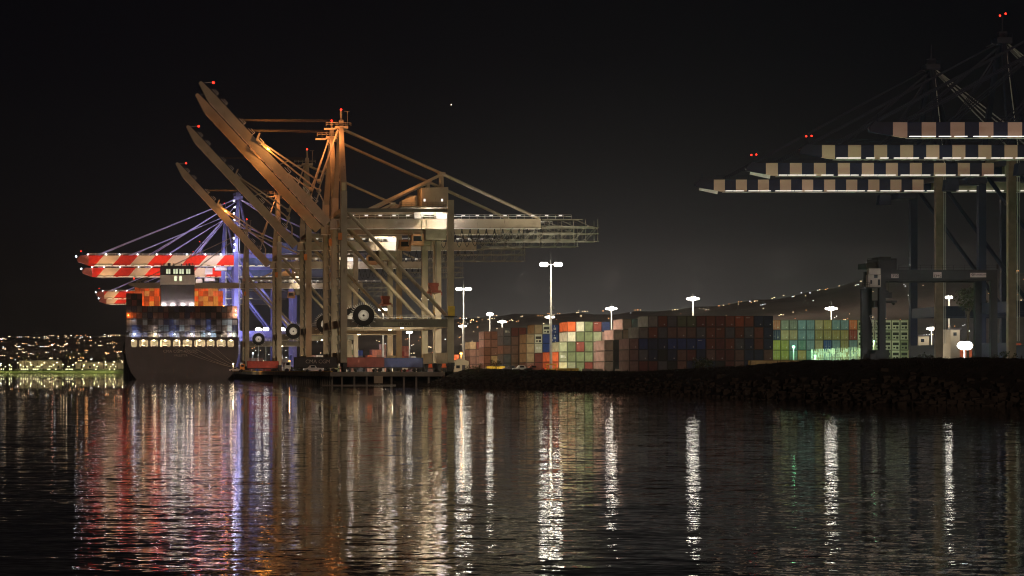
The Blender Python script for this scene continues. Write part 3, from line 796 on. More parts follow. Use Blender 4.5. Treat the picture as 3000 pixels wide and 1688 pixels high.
    for u in (85.6, 87.0, 93): b.bar((u, Yg-3.4, 36.9+Z), (u, Yg-3.4, 42.4+Z), .25)
    tr = b.build('trolley', 'olive', t)
    b = MB(); b.prism([(83.0, 35.6+Z), (86.6, 35.3+Z), (86.6, 38.6+Z), (83.4, 38.6+Z)], Yg-1.6, Yg+1.6); cb = b.build('operator_cab', 'cabtan', t)
    b = MB(); b.box(83.6, 86.0, Yg-1.66, Yg-1.6, 36.6+Z, 38.0+Z); b.build('cab_window', 'glass', cb)
    if white: lamp(t, (82.5, Yg-6.5, 50.5+Z), 700, (1,.45,.15), .3)  # unseen warm lamp added to colour the house's left face
    if spread:
        b = MB()
        for dx in (-.7, .7):
            for dy in (-1, 1): b.tube((89.4+dx, Yg+dy, 37+Z), (89.4+dx*1.2, Yg+dy, 24.9+Z), .06, 4)
        b.build('hoist_rope', 'rope', t)
        b = MB(); b.box(88.1, 90.7, Yg-6.1, Yg+6.1, 22.0+Z, 22.6+Z); b.box(88.3, 90.5, Yg-2, Yg+2, 22.6+Z, 23.9+Z); b.box(88.0, 90.8, Yg-1.2, Yg+1.2, 23.9+Z, 24.9+Z)
        for dx in (-1.5, 1.5): b.bar((89.4+dx, Yg-6, 22.2+Z), (89.4+dx, Yg-6, 21.2+Z), .3)
        b.build('spreader', 'redp', t)
    # reel, deck rail, sign, cabinets
    c = (68.2, Yf-1.6, 15.4+Z)
    re = MB().ring(c, 2.95, 1.5, 1.0, 32).build('cable_reel', 'black', t)
    b = MB()
    for k in range(36):
        a = k*math.tau/36; ro = 3.75 if (k % 3 == 0 or 2 < k < 18) else 3.0
        b.tube((c[0]+math.cos(a)*.3, c[1]-.3, c[2]+math.sin(a)*.3), (c[0]+math.cos(a)*1.55, c[1]-.3, c[2]+math.sin(a)*1.55), .075, 4)
        b.tube((c[0]+math.cos(a)*2.95, c[1]-.52, c[2]+math.sin(a)*2.95), (c[0]+math.cos(a)*ro, c[1]-.52, c[2]+math.sin(a)*ro), .06, 4)
    b.build('reel_spokes', 'white', re)
    MB().tube((c[0], c[1]-.6, c[2]), (c[0], c[1]+1.2, c[2]), .28, 12).build('reel_hub', 'dark', re)
    lamp(t, (68.2, Yf-5.5, 16.5+Z), 220, (1,.88,.66), .3)  # unseen lamp added to brighten the reel spokes
    b = MB(); rail(b, (U0+1, Yf-.7, 14.4+Z), (U1-1, Yf-.7, 14.4+Z), 1.1, 1.6, .05); b.build('portal_handrail', 'white', t)
    if sign:
        b = MB(); b.box(73.8, 77.9, Yf-.76, Yf-.70, 12.55+Z, 13.55+Z); b.box(78.0, 82.0, Yf-.76, Yf-.70, 12.55+Z, 13.55+Z)
        sg = b.build('sign_board', 'olive', t)
        text('lettering', 'NOELL', 'dark', sg, (80, Yf-.8, 13.05+Z), 1.05)
    b = MB(); b.box(91.6, 93.4, Yf-1.5, Yf-.85, 15.3+Z, 18.0+Z); cc = b.build('switch_cabinet', 'yellow', t)
    b = MB(); b.box(90.6, 94, Yf-2, Yf-.8, 15.0+Z, 15.2+Z); b.build('cabinet_platform', 'dark', cc)
    b = MB(); b.box(62.3, 63.3, Yf-1.2, Yf-.4, 49.9+Z, 52.1+Z); b.build('lamp_cabinet', 'cream', t)
    b = MB(); b.box(61.3, 62.3, Yf-1.3, Yf-.8, 36.2+Z, 38.2+Z); b.build('orange_hatch', 'orange', t)
    # stair tower
    b = MB(); zz = 3
    while zz < 40:
        b.bar((U0-1.2, Yf+1.2, zz+Z), (U0-1.2, Yf+4.6, zz+2.2+Z), .5, .12); b.box(U0-1.6, U0-.8, Yf+4.4, Yf+5.4, zz+2.1+Z, zz+2.2+Z); zz += 2.3
    b.build('stairway', 'cranedk', t)
    # boom
    H = Vector((59.6, Yg, 41.6+Z)); 
    T = Vector((23.1, Yg, 81.0+Z)) if raised else Vector((6.0, Yg, 41.6+Z))
    d = (T-H).normalized(); nup = Vector((-d[2], 0, d[0])); 
    if nup[2] < 0: nup = -nup
    L = (T-H).length
    def bp(k, up): return H+d*L*k+nup*up
    b = MB(); prof = [(0, -1.35), (.90, -1.35), (1.0, .2), (1.0, 1.1), (.93, 1.35), (0, 1.35)]
    b.prism([(bp(k, q)[0], bp(k, q)[2]) for k, q in prof], Yg-.9, Yg+.9); bm = b.build('boom', 'crane', t)
    b = MB()
    for k in range(14):
        a = bp(.03+k*.062, -1.42); c2 = bp(.03+k*.062+.052, -1.42); b.bar(a+Vector((0,-1.0,0)), c2+Vector((0,-1.0,0)), .3, .13)
    b.build('boom_rail', 'pinkp', bm)
    b = MB()
    for k in range(12):
        if k in (4, 5, 9): continue
        a = bp(.12+k*.07, 1.4); b.bar(a, a+nup*1.0, .12); b.bar(a+nup*1.0, bp(.12+k*.07+.03, 2.4), .1); b.bar(a+nup*.5, bp(.12+k*.07+.04, 1.9), .1)
    b.build('boom_ladder', 'white', bm)
    MB().bar(bp(.985, 1.2), bp(.955, 3.2), .1).build('lamp_post', 'steel', bm)
    MB().ball(bp(.95, 3.4), .33, 8, 5).build('aviation_light', 'e_red', bm)
    if raised:
        J = Vector((57.2, Yg, 52.2+Z)); 
        for dy in (-1.2, 1.2):
            J2 = J+Vector((0, dy, -dy*1.0)); D2 = Vector((0, dy, 0))
            b = MB(); b.bar(bp(.57, 1.4)+D2, J2, .45); b.bar(J2, Vector((62.4, Yg+dy, 68.0+Z)), .40); b.ball(J2, .75, 8, 5); b.bar(bp(.57, 1.0)+D2, bp(.59, 3.2)+D2, .5)
            b.build('folded_forestay', 'crane', t)
        b = MB(); b.bar(bp(.40, 1.3), bp(.38, 4.0), .5, .3); b.build('stay_bracket', 'crane', bm); b = MB(); b.bar(bp(.12, 1.3), bp(.15, 4.2), .4); b.bar(bp(.06, 1.3), bp(.10, 3.4), .5); b.bar(bp(.15, 4.2), bp(.10, 3.4), .3); b.build('stay_bracket', 'crane', bm)
        b = MB()
        for q in (0, .5, 1.0, 1.5): b.tube((62.3, Yg-.5+q*.6, 70.2+q*.5+Z), bp(.70, 2.0+q*.5)+Vector((0,-.5+q*.6,0)), .05, 4)
        b.build('boom_rope', 'rope', t)
        if gw:
            lp = bp(.50, 2.2); MB().box(lp[0]-.4, lp[0]+.4, Yg-.4, Yg+.4, lp[2]-.3, lp[2]+.3).build('orange_floodlight', 'e_orange', bm)
            lamp(t, (lp[0]+1.6, Yg-3.2, lp[2]+2.2), gw*.6, glow, .4)
            lamp(t, (60.0, Yg-5.5, 66.0+Z), gw*.8, (1,.34,.10), .4)  # unseen orange lamp added to tint the mast
    else:
        for dy in (-1, 1):
            b = MB(); b.tube((62.8, Yg+dy, 68+Z), bp(.55, 1.3)+Vector((0,dy,0)), .25, 6); b.tube((62.8, Yg+dy, 68+Z), bp(.93, 1.3)+Vector((0,dy,0)), .22, 6); b.build('forestay', 'crane', t)
    if white:
        lamp(t, (87.6, Yg-2.5, 45.0+Z), hw, (1,.84,.60), .5); lamp(t, (92.2, Yg-3.5, 42.6+Z), hw*.6, (.95,.9,1), .5)
        MB().box(87.2, 88.4, Yg-2.6, Yg-2.0, 45.2+Z, 45.45+Z).build('floodlight', 'e_white', t)
    lamp(t, (80.5, Yf+12, 12.0+Z), 2500, (1,.9,.66), .5); MB().box(80.1, 80.9, Yf+11.5, Yf+12.5, 12.1+Z, 12.3+Z).build('portal_lamp', 'e_warm', t)
    lamp(t, (83, Yg, 34+Z), 5500, (1,.84,.55), .8, spot=150, aim=(83, Yg, 0))
    return t
M['pinkp'] = mat('boom_rail_lit', (.85, .55, .42), .4, var=.1)  # pale pink puts the lit lower edge of the boom into colour
CA = grey_crane(641.5, 'nearest tall grey crane with raised boom and orange lit mast', gw=5000, hw=5000)
CB = grey_crane(670.0, 'grey crane with raised boom tucked right behind the nearest one', gw=4500, sign=True, white=False, spread=False)  # orange lamps added here to tint this crane's boom
CC = grey_crane(758.0, 'grey crane with middle raised boom, third along the berth', gw=0, white=True, hw=2000)
CD = grey_crane(895.0, 'grey crane with lowest raised boom beside the ship', gw=3000, white=True, hw=2000)
CE = grey_crane(1113.0, 'grey crane with lowered boom reaching across the ship', raised=False, white=True, hw=2000, spread=False)

# ------------------------------------------------------------------ tall striped cranes
def tall_crane(Yf, label, tip, U0, gauge, ztop, dep, zap, bm, lm, gm, back, group, white_strip=True, navy=False, strip_m='e_strip', boff=0.0, span=24.0, lampn=0, tipl=1, name='quay_crane'):
    Yb = Yf+span; Yg = Yf+span/2; Z = HC; U1 = U0+gauge
    t = root(name, (U0, Yg, GZ), label, 'container crane', group)
    for yy in (Yf, Yb):
        for u in (U0, U1):
            MB().bar((u, yy, GZ+2.5), (u, yy, ztop+1+Z), 2.3, 1.8, up=(0,1,0)).build('leg', 'leglit' if (navy and yy == Yf and u == U0) else lm, t)
            b = MB(); b.box(u-.7, u+.7, yy-4.5, yy+4.5, GZ+.3, GZ+2.5); b.build('bogie', 'dark', t)
        b = MB(); b.box(U0+1.1, U1-1.1, yy-.9, yy+.9, 17.8+Z, 21.2+Z); b.build('portal_beam', lm, t); b = MB(); b.box(U0+1.1, U1-1.1, yy-.7, yy+.7, ztop-1.6+Z, ztop+.2+Z); b.build('top_beam', lm, t)
        MB().tube((U0+1.1, yy, ztop-2+Z), (U1-.5, yy, 21.4+Z), .65, 10).build('diagonal_brace', lm, t)
        MB().bar((U0, yy, ztop+1+Z), (U0+1.6, Yg+(-1.5 if yy == Yf else 1.5), zap+Z), 1.7, 1.6, up=(0,1,0), a2=1.1).build('mast_post', lm, t)
        MB().bar((U0+9, yy*.4+Yg*.6, ztop+Z), (U0+2.6, Yg, zap-1+Z), 1.0).build('mast_strut', lm, t)
    for u in (U0, U1):
        b = MB(); b.box(u-1.1, u+1.1, Yf+.9, Yb-.9, GZ+2.6, 8.6+Z); b.build('sill_beam', lm, t)
        b = MB(); b.box(u-.8, u+.8, Yf+.9, Yb-.9, 17.8+Z, 21.0+Z); b.build('cross_beam', lm, t); b = MB(); b.box(u-.8, u+.8, Yf+.9, Yb-.9, ztop-1.4+Z, ztop+.2+Z); b.build('cross_beam', lm, t)
    # boom: striped part
    hinge = U0+1.5
    for dy in ((0,) if navy else (-3.6, 3.6)):
        me = MB(); n = dep
        z1 = ztop+Z; z0 = ztop-dep+Z
        ts = 197.7 if navy else tip+6
        tp = MB(); tp.prism([(tip, z1-n*.35), (tip+1.5, z1), (ts, z1), (ts, z0+(n*.12 if navy else 0)), (tip+.3, z1-n*.62)], Yg+dy-.7, Yg+dy+.7); tp.build('boom_tip', lm if navy else 'redp', t)
        prof = [(ts, z1), (hinge, z1), (hinge, z0), (ts+(2.5 if navy else 0), z0), (ts, z0+(n*.12 if navy else 0))]
        me.prism(prof, Yg+dy-.7, Yg+dy+.7); o = me.build('boom', bm, t)
        # stripes run in the boom's own frame
        dx = bm_off[bm]; off = Vector((dx, 0, z0-Z)) 
        mv = Vector((dx, 0, z0))-ORG[t.name]; o.location = mv
        for v in o.data.vertices: v.co -= mv
    if navy and 'lowest' in label: MB().bar((tip+1.6, Yg, z1-n*.70), (ts+1.5, Yg, z0-.15), .12, 1.5).build('nose_lit_underside', 'white', t)  # white plate stands in for the lit underside of the tip
    b = MB(); b.box(hinge, back, Yg-4.3, Yg-2.9, ztop-dep+Z, ztop-.2+Z); b.box(hinge, back, Yg+2.9, Yg+4.3, ztop-dep+Z, ztop-.2+Z); b.build('girder', gm, t)
    b = MB(); rail(b, (tip+6, Yg-4.4, ztop+Z), (back, Yg-4.4, ztop+Z), 1.1, 3.5, .05); b.build('handrail', lm if navy else 'white', t)
    if white_strip:
        b = MB(); u = tip+9
        while u < min(back, U1+12):
            L = rc.uniform(2.2, 3.6)
            b.box(u, u+L, Yg-5.1, Yg-4.5, ztop-dep-.25+Z, ztop-dep-.05+Z); u += L+rc.choice((.25,.3,.9,1.6))
        b.build('walkway_glow_strip', strip_m, t)  # light strip on navy booms, painted edge glow on red-white ones
        b = MB(); b.box(tip+8, back-2, Yg-5.3, Yg-4.4, ztop-dep-.75+Z, ztop-dep-.62+Z); b.build('walkway', 'white', t)
    # mast head
    b = MB(); b.box(U0-.6, U0+4, Yg-2.5, Yg+2.5, zap-.4+Z, zap+1.4+Z); b.box(U0+.6, U0+3, Yg-1, Yg+1, zap+1.4+Z, zap+3.4+Z); b.tube((U0+1.8, Yg, zap+3+Z), (U0+1.8, Yg, zap+8+Z), .3, 6)
    b.bar((U0-3, Yg, zap-1.2+Z), (U0-.6, Yg, zap-.2+Z), .35); rail(b, (U0-1, Yg-2.5, zap+1.4+Z), (U0+4, Yg-2.5, zap+1.4+Z), 1.2, 1, .07); b.build('mast_head', lm, t)
    for dy in (-3, 3):
        for k, zo in ((.12, 0), (.45, -1.5), (.72, -3.2)):
            uu = tip+(hinge-tip)*k
            for q in (-.35, .35): MB().tube((U0+.6, Yg+dy*.4, zap+zo+Z), (uu+q*2, Yg+dy, ztop+.1+Z), .16, 5).build('forestay', 'staym' if not navy else lm, t)
        for k in (.5, 1.0):
            uu = U1+(back-U1)*k
            MB().tube((U0+3.2, Yg+dy*.4, zap-.5+Z), (uu-1, Yg+dy, ztop+Z), .22, 6).build('backstay', 'staym' if not navy else 'steel', t)
    b = MB(); b.box(U1-9, U1+6, Yg-5, Yg+5, ztop+1.3+Z, ztop+6.6+Z); b.build('machinery_house', gm, t)
    b = MB(); b.box(hinge-12, hinge-6, Yg-4.5, Yg+4.5, ztop-dep-2.6+Z, ztop-dep-.9+Z); b.build('trolley', 'white' if not navy else lm, t)
    b = MB(); b.prism([(hinge-17.5, ztop-dep-4.6+Z), (hinge-13.4, ztop-dep-4.6+Z), (hinge-13.4, ztop-dep-1.2+Z), (hinge-17, ztop-dep-1.2+Z)], Yg-1.6, Yg+1.6); b.build('operator_cab', 'white' if not navy else lm, t)
    if tipl != 0: MB().ball((U0+1.2, Yg, zap+8.3+Z), .28, 8, 5).build('aviation_light', 'e_red', t)
    if navy and tipl != 0: MB().ball((U0+2.9, Yg, zap+8.9+Z), .28, 8, 5).build('aviation_light', 'e_red', t)
    b = MB(); b.tube((tip+2.5, Yg, ztop+Z), (tip+2.5, Yg, ztop+2.2+Z), .1, 5); b.build('tip_lamp_post', lm, t)
    if tipl != 0: MB().ball((tip+2.0, Yg, ztop+2.5+Z), .25, 8, 5).build('aviation_light', 'e_red', t)
    if navy and tipl != 0: MB().ball((tip+3.5, Yg, ztop+2.6+Z), .25, 8, 5).build('aviation_light', 'e_red', t)
    for k in range(lampn):
        zz = ztop+2+(zap-ztop-4)*(k/max(1,lampn-1))
        MB().ball((U0-1.2+.4*(k%2), Yf-1.4, zz+Z), .42, 8, 5).build('mast_lamp', 'e_cool', t)
    b = MB(); b.bar((U0+1.4, Yf-1.0, 9+Z), (U0+1.4, Yf-1.0, ztop+2+Z), .18); b.bar((U0+2.0, Yf-1.0, 9+Z), (U0+2.0, Yf-1.0, ztop+2+Z), .10); b.bar((U0+1.6, Yf-1.6, ztop+2+Z), (U0+2.2, Yg-1.6, zap+Z), .22); b.build('ladder', 'white', t)
    return t
M['staym'] = mat('stay_paint', (.30, .28, .48), .5, var=.1)
bm_off = {'redwhite': -11.1+18.2*1-.0, 'navywhite': 197.7}
def rwcrane(s, tip, label, ztop=61.0, dep=5.2, lampn=0):
    t = tall_crane(F/s, label, tip, 62.8, 30.5, ztop, dep, ztop+30, 'redwhite', 'blue', 'navylit', 132, 'red and white striped cranes at the far berth', lampn=lampn, strip_m='e_strip2')
    Yg = F/s+12; Z = HC
    b = MB()
    for k in range(9):
        u = tip+5+k*9+rc.uniform(-1.5, 1.5); b.ball((u, Yg-4.6, ztop+.5+Z), .30, 6, 4)
    b.ball((tip-.5, Yg-3, ztop-.5+Z), .4, 6, 4); b.ball((tip+1, Yg-3, ztop-3+Z), .4, 6, 4); b.ball((tip+.5, Yg-3, ztop-1.8+Z), .3, 6, 4)
    b.build('boom_lamps', 'e_cool', t)
    # lights shining on boom and legs
    for u in (tip+14, tip+42, tip+66): lamp(t, (u, Yg-9, ztop-dep-5+Z), 6000, (1,.62,.36), .5)
    lamp(t, (66, F/s-9, 30+Z), 30000, (.74,.72,1), .5); lamp(t, (56, F/s-7, 66+Z), 18000, (.74,.70,1), .5)
    lamp(t, (80, F/s-6, 50+Z), 5000, (.72,.74,1), .5)
    return t
M['e_strip2'] = emit('boom_edge_glow', (1, .85, .55), 1.0)  # glow standing in for the lit lower edges of the red-white booms
rwcrane(5.6, -20.5, 'nearest red and white striped crane with long boom and lamp string on its mast', lampn=9)
rwcrane(5.0, -20.0, 'second red and white striped crane just below the longest boom')
rwcrane(3.85, -15.0, 'upper of the two short red and white booms left of the ship')
rwcrane(3.55, -14.0, 'lower of the two short red and white booms left of the ship')
RN = 'navy cranes with white squares on their booms'
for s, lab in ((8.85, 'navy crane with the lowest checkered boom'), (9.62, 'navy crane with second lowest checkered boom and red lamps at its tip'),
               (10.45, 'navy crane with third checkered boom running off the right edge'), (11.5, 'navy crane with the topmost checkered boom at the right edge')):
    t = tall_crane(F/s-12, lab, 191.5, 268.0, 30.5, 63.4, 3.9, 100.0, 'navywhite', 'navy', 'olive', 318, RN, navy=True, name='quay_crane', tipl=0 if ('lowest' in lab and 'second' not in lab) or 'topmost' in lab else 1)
    lamp(t, (230, F/s-7, 54+HC), 500, (1,.9,.8), .4); lamp(t, (196, F/s-4, 56.5+HC), 120, (1,.9,.8), .3)
    lamp(t, (276, F/s+2, 12+HC), 1500, (1,.85,.66), .4)

# ------------------------------------------------------------------ ship
def make_ship():
    Y0 = F/6.4; Z = HC; XL, XR = 4.2, 56.2; XC = (XL+XR)/2; B = (XR-XL)/2
    t = root('container_ship', (XC, Y0, 0), 'huge dark container ship seen from the stern, moored beside the cranes', 'ship')
    zt = 19.5
    # hull loft
    secs = []
    prof_f = [(0, -2), (.55, -2), (.80, 0), (.90, 3.5), (.965, 8), (1, 12.5), (1, 14.2)]
    prof_m = [(0, -9), (.90, -9), (1, -4), (1, 3.5), (1, 8), (1, 12.5), (1, 14.2)]
    stations = [(0, 0.0, 1), (8, .25, 1), (22, .6, 1), (45, 1, 1), (260, 1, 1), (320, 1, .72), (352, 1, .32), (366, 1, .03)]
    b = MB(); vs_ = []; n = len(prof_f)
    for dy, k, wd in stations:
        row = [((f[0]*(1-k)+m_[0]*k)*B*wd, f[1]*(1-k)+m_[1]*k) for f, m_ in zip(prof_f, prof_m)]
        for x, z in reversed(row): vs_.append((XC-x, Y0+dy, z))
        for x, z in row[1:]: vs_.append((XC+x, Y0+dy, z))
    m_ = 2*n-1
    fs = [(i*m_+j, i*m_+j+1, (i+1)*m_+j+1, (i+1)*m_+j) for i in range(len(stations)-1) for j in range(m_-1)]
    fs.append(tuple(range(m_-1, -1, -1)))
    b.add(vs_, fs); h = b.build('hull', 'hull', t)
    # bulwark above with mooring openings
    ops = [(384.4,401.3),(407.6,434),(441,463),(468,500),(507,529),(535.5,562.5),(569,600.5),(606,628.5),(635,661),(666.6,685.4)]
    ox = [((a-CX)/6.4, (c-CX)/6.4) for a, c in ops]
    b = MB(); b.box(XL, XR, Y0-.25, Y0+.25, 14.2, 15.0); b.box(XL, XR, Y0-.25, Y0+.25, 18.35, zt)
    xs = [XL]+[v for o_ in ox for v in o_]+[XR]
    for i in range(0, len(xs), 2): b.box(xs[i], xs[i+1], Y0-.25, Y0+.25, 15.0, 18.35)
    for a, c in ox:
        for (cx, sg) in ((a, 1), (c, -1)):
            for (cz, sz) in ((15.0, 1), (18.35, -1)):
                b.prism([(cx, cz), (cx+sg*.6, cz), (cx+sg*.25, cz+sz*.22), (cx, cz+sz*.6)] if sg*sz > 0 else [(cx, cz), (cx, cz+sz*.6), (cx+sg*.25, cz+sz*.22), (cx+sg*.6, cz)], Y0-.2, Y0+.2)
    for x in (XL, XR-.4): b.box(x, x+.4, Y0+.25, Y0+330, 14.2, zt-1)
    b.build('bulwark', 'hull', h)
    b = MB(); b.box(XL+.4, XR-.4, Y0+.3, Y0+14, 14.3, 14.45); b.box(XL+.4, XR-.4, Y0+14, Y0+14.3, 14.45, 18.8); b.box(XL+.4, XR-.4, Y0+.3, Y0+330, 18.9, 19.3)
    for x in (12, 20.5, 29, 37, 46): b.box(x, x+.35, Y0+5, Y0+13.9, 14.45, 18.8)
    md = b.build('mooring_deck', 'deckroom', t)
    for i, (a, c) in enumerate(ox):
        xc = (a+c)/2
        MB().ball((xc+rc.uniform(-.6,.6), Y0+2.4, 18.05), .55, 8, 4, .45).build('deck_lamp', 'e_warm', md)
        if 0 < i < 9:
            b = MB(); b.tube((xc-1.1, Y0+1.6, 15.35), (xc+.9, Y0+1.6, 15.35), .55, 10); b.box(xc-1.2, xc-1.0, Y0+1, Y0+2.2, 14.45, 16.1); b.box(xc+.9, xc+1.1, Y0+1, Y0+2.2, 14.45, 16.1)
            b.build('mooring_winch', 'shipdk', md)
    for x in (10, 20, 30, 40, 50): lamp(t, (x, Y0+3.5, 17.6), 900, (1,.86,.62), .3)
    b = MB(); rail(b, (XL+.2, Y0, zt), (XR-.2, Y0, zt), 1.0, 2.5, .05); b.build('stern_rail', 'white', h)
    text('ship_name', 'CMA CGM ARCTIC', 'white_dim', h, (XC-.6, Y0-.32, 13.0), 1.9)
    text('home_port', 'VALLETTA', 'white_dim', h, (XC-.6, Y0-.32, 11.1), 1.35)
    # mooring lines to the quay
    for i, (xa, xb) in enumerate(((31, 55.6), (35.5, 56.4), (41, 57.4), (45.5, 58.4), (27, 54.9))):
        p = Vector((xa, Y0-.3, 14.6)); q = Vector((60.0, Y0-8-i*4, 4.0)); b = MB()
        b.path([p+(q-p)*k+Vector((0,0,-1.2*math.sin(k*math.pi))) for k in [j/8 for j in range(9)]], .07, 4)
        b.build('mooring_line', 'white_dim', t)
    # lashing bridge at the stern
    b = MB()
    zc = lambda py: HC+(HY-py)/6.4
    for z in (zc(990), zc(974), zc(955), zc(936)): b.box(XL+.5, XR-.5, Y0+.6, Y0+1.7, z-.2, z+.05)
    nb = 21; pw = (XR-XL-1)/nb
    for i in range(nb+1): b.bar((XL+.5+i*pw, Y0+.8, zt), (XL+.5+i*pw, Y0+.8, zc(934)), .18 if i % 3 else .4)
    for i in (3, 7, 10, 14, 17): 
        sg = 1 if i in (3, 14) else -1
        b.bar((XL+i*pw, Y0+.7, zc(974)), (XL+(i+2*sg)*pw, Y0+.7, zc(988)), .25); b.bar((XL+i*pw, Y0+.7, zc(957)), (XL+(i+2*sg)*pw, Y0+.7, zc(973)), .25)
    b.build('lashing_bridge', 'shipdk', t)
    for i, px in enumerate((392, 453, 509, 560, 612, 675)):
        x = (px-CX)/6.4
        colr = (.75,.85,1) if i % 2 == 0 else (1,.72,.6)
        for j, pz in enumerate((939, 959, 977)):
            z = zc(pz)
            if j == 2: MB().ball((x+.3, Y0+1.0, z-.3), .42, 6, 4).build('bridge_lamp', 'e_cool' if i % 2 == 0 else 'e_warm', t)
            lamp(t, (x, Y0+2.15, z+.3), 60 if j == 2 else 42, colr, .15)
    # accommodation casing
    Y1 = Y0+46; s1 = F/Y1
    zz = lambda py: HC+(HY-py)*1.0/s1
    xa, xb = (471-CX)/s1, (570-CX)/s1
    b = MB(); b.box(xa, xb, Y1, Y1+12, 18.9, zz(834)); c1 = b.build('casing', 'casingm', t)
    b = MB(); b.box(xa-.15, xb+.15, Y1-.15, Y1+12.1, zz(834), zz(806)); b.build('white_band', 'casew', c1)
    b = MB(); b.box(xa, xb, Y1, Y1+12, zz(806), zz(778)); tp = b.build('funnel_top', 'shipdk', t)
    b = MB()
    for px, w_, h_ in ((481, 3, 8), (496, 9, 9), (510, 3, 8), (533, 4, 6), (548, 3, 7), (556, 6, 8), (566, 2, 9)):
        b.tube(((px-CX)/s1, Y1+5, zz(779)), ((px-CX)/s1, Y1+5, zz(778-h_)), w_/s1/2, 8)
    b.build('exhaust_pipe', 'shipdk', tp)
    for px, w_ in ((493, 12), (514.5, 13), (532, 13), (551.5, 12)):
        x = (px-CX)/s1; hw = w_/s1/2
        b = MB(); b.box(x-hw, x+hw, Y1-.06, Y1-.02, zz(802), zz(788.5)); wn = b.build('louvre_window', 'e_window', tp)
        b = MB()
        for k in range(5): b.box(x-hw, x+hw, Y1-.14, Y1-.06, zz(800.5)+k*.42, zz(800.5)+k*.42+.15)
        b.box(x-.1, x+.1, Y1-.15, Y1-.06, zz(802), zz(788.5)); b.build('louvre', 'shipdk', wn)
    for px in (514, 529):
        x = (px-CX)/s1; b = MB(); b.box(x-.6, x+.6, Y1-.22, Y1-.17, zz(823), zz(809)); b.build('window', 'e_window', c1)
    for px in (480, 506, 536, 562):
        x = (px-CX)/s1; MB().box(x-.75, x+.75, Y1-.9, Y1-.3, zz(894.5), zz(892)).build('floodlight', 'e_white', c1)
        lamp(t, (x, Y1-1.3, zz(896)), 60, (1,.95,.9), .4)
    # stern containers: visible top tiers as things, the tiers behind the lashing bridge in the far mass
    ys = Y0+2.6; ss = F/ys; pitch = (XR-XL-1)/nb
    pal = ['black','slate','navy','maroon','brown','black']
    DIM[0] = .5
    for c in range(nb):
        x = XL+.5+pitch*(c+.5)
        for k in range(3): SHIPBOX.append((x, ys+.4, 19.4+k*2.9, 12.1, rc.choice(['slate','steel blue','navy','slate','black','navy'])))
        for k in range(3, 5):
            cn = rc.choice(pal)
            if c < 3 and k == 3: cn = 'rust'
            if c > 18: cn = 'pink' if c == 20 else 'brown'
            container(x, ys, 19.4+k*2.9, cn, f"{cn} container, {'upper' if k == 4 else 'lower'} dark tier on the ship's stern, {NTH[c]} column from port", 'containers on the ship stern')
        if c < 3:
            for k in (5, 6): container(x, ys, 19.4+k*2.9, rc.choice(['black','maroon']), f"dark container in the small pile on top, {'upper' if k == 6 else 'lower'} tier, {NTH[c]} column from port edge", 'containers on the ship stern')
    # small lamps at stern corners lighting the end boxes
    for px, py, wv, cl in ((376, 924, 700, (1,.45,.12)), (690, 910, 600, (1,.8,.6)), (691, 922, 600, (1,.8,.6))):
        p = W(px, py, ss*1.001); MB().ball((p[0], Y0+1.6, p[2]), .22, 6, 4).build('corner_lamp', 'e_orange' if px < 400 else 'e_warm', t); lamp(t, (p[0], Y0+1.2, p[2]), wv, cl, .2)
    # forward stacks (orange lit)
    Y2 = F/5.75
    b = MB(); b.box((387-CX)/5.75, (668-CX)/5.75, Y2+.5, Y2+60, 19.3, HC+(HY-900)/5.75); b.build('hatch_coaming', 'shipdk', t)
    for c in range(19):
        px = 380+c*14.4
        x = (px-CX)/5.75+1.25; top = 842 if c > 0 else 852
        base = HC+(HY-899)/5.75
        nt_ = 4 if c not in (0, 18) else 3
        for k in range(nt_): SHIPBOX.append((x, Y2, base+k*2.62, 12.1, rc.choice(['orange','rust','salmon','rust','olive','orange','tan'])))
    for px, py, wv in ((425, 900, 9000), (455, 899, 9000), (590, 899, 7000), (625, 899, 7000), (655, 897, 5000)):
        p = W(px, py, 5.82); MB().ball(p, .35, 6, 4).build('deck_floodlight', 'e_orange', t); lamp(t, (p[0], p[1]-3.5, p[2]+1.5), wv*.55, (1,.42,.13), .4)
M['white_dim'] = mat('weathered_white_paint', (.34, .30, .26), .6, var=.25)
M['casingm'] = mat('casing_paint', (.055, .045, .055), .55, var=.2, rust=.3)
M['casew'] = mat('casing_white', (.85, .78, .70), .55, var=.1, rust=.15)
make_ship()
far_boxes()

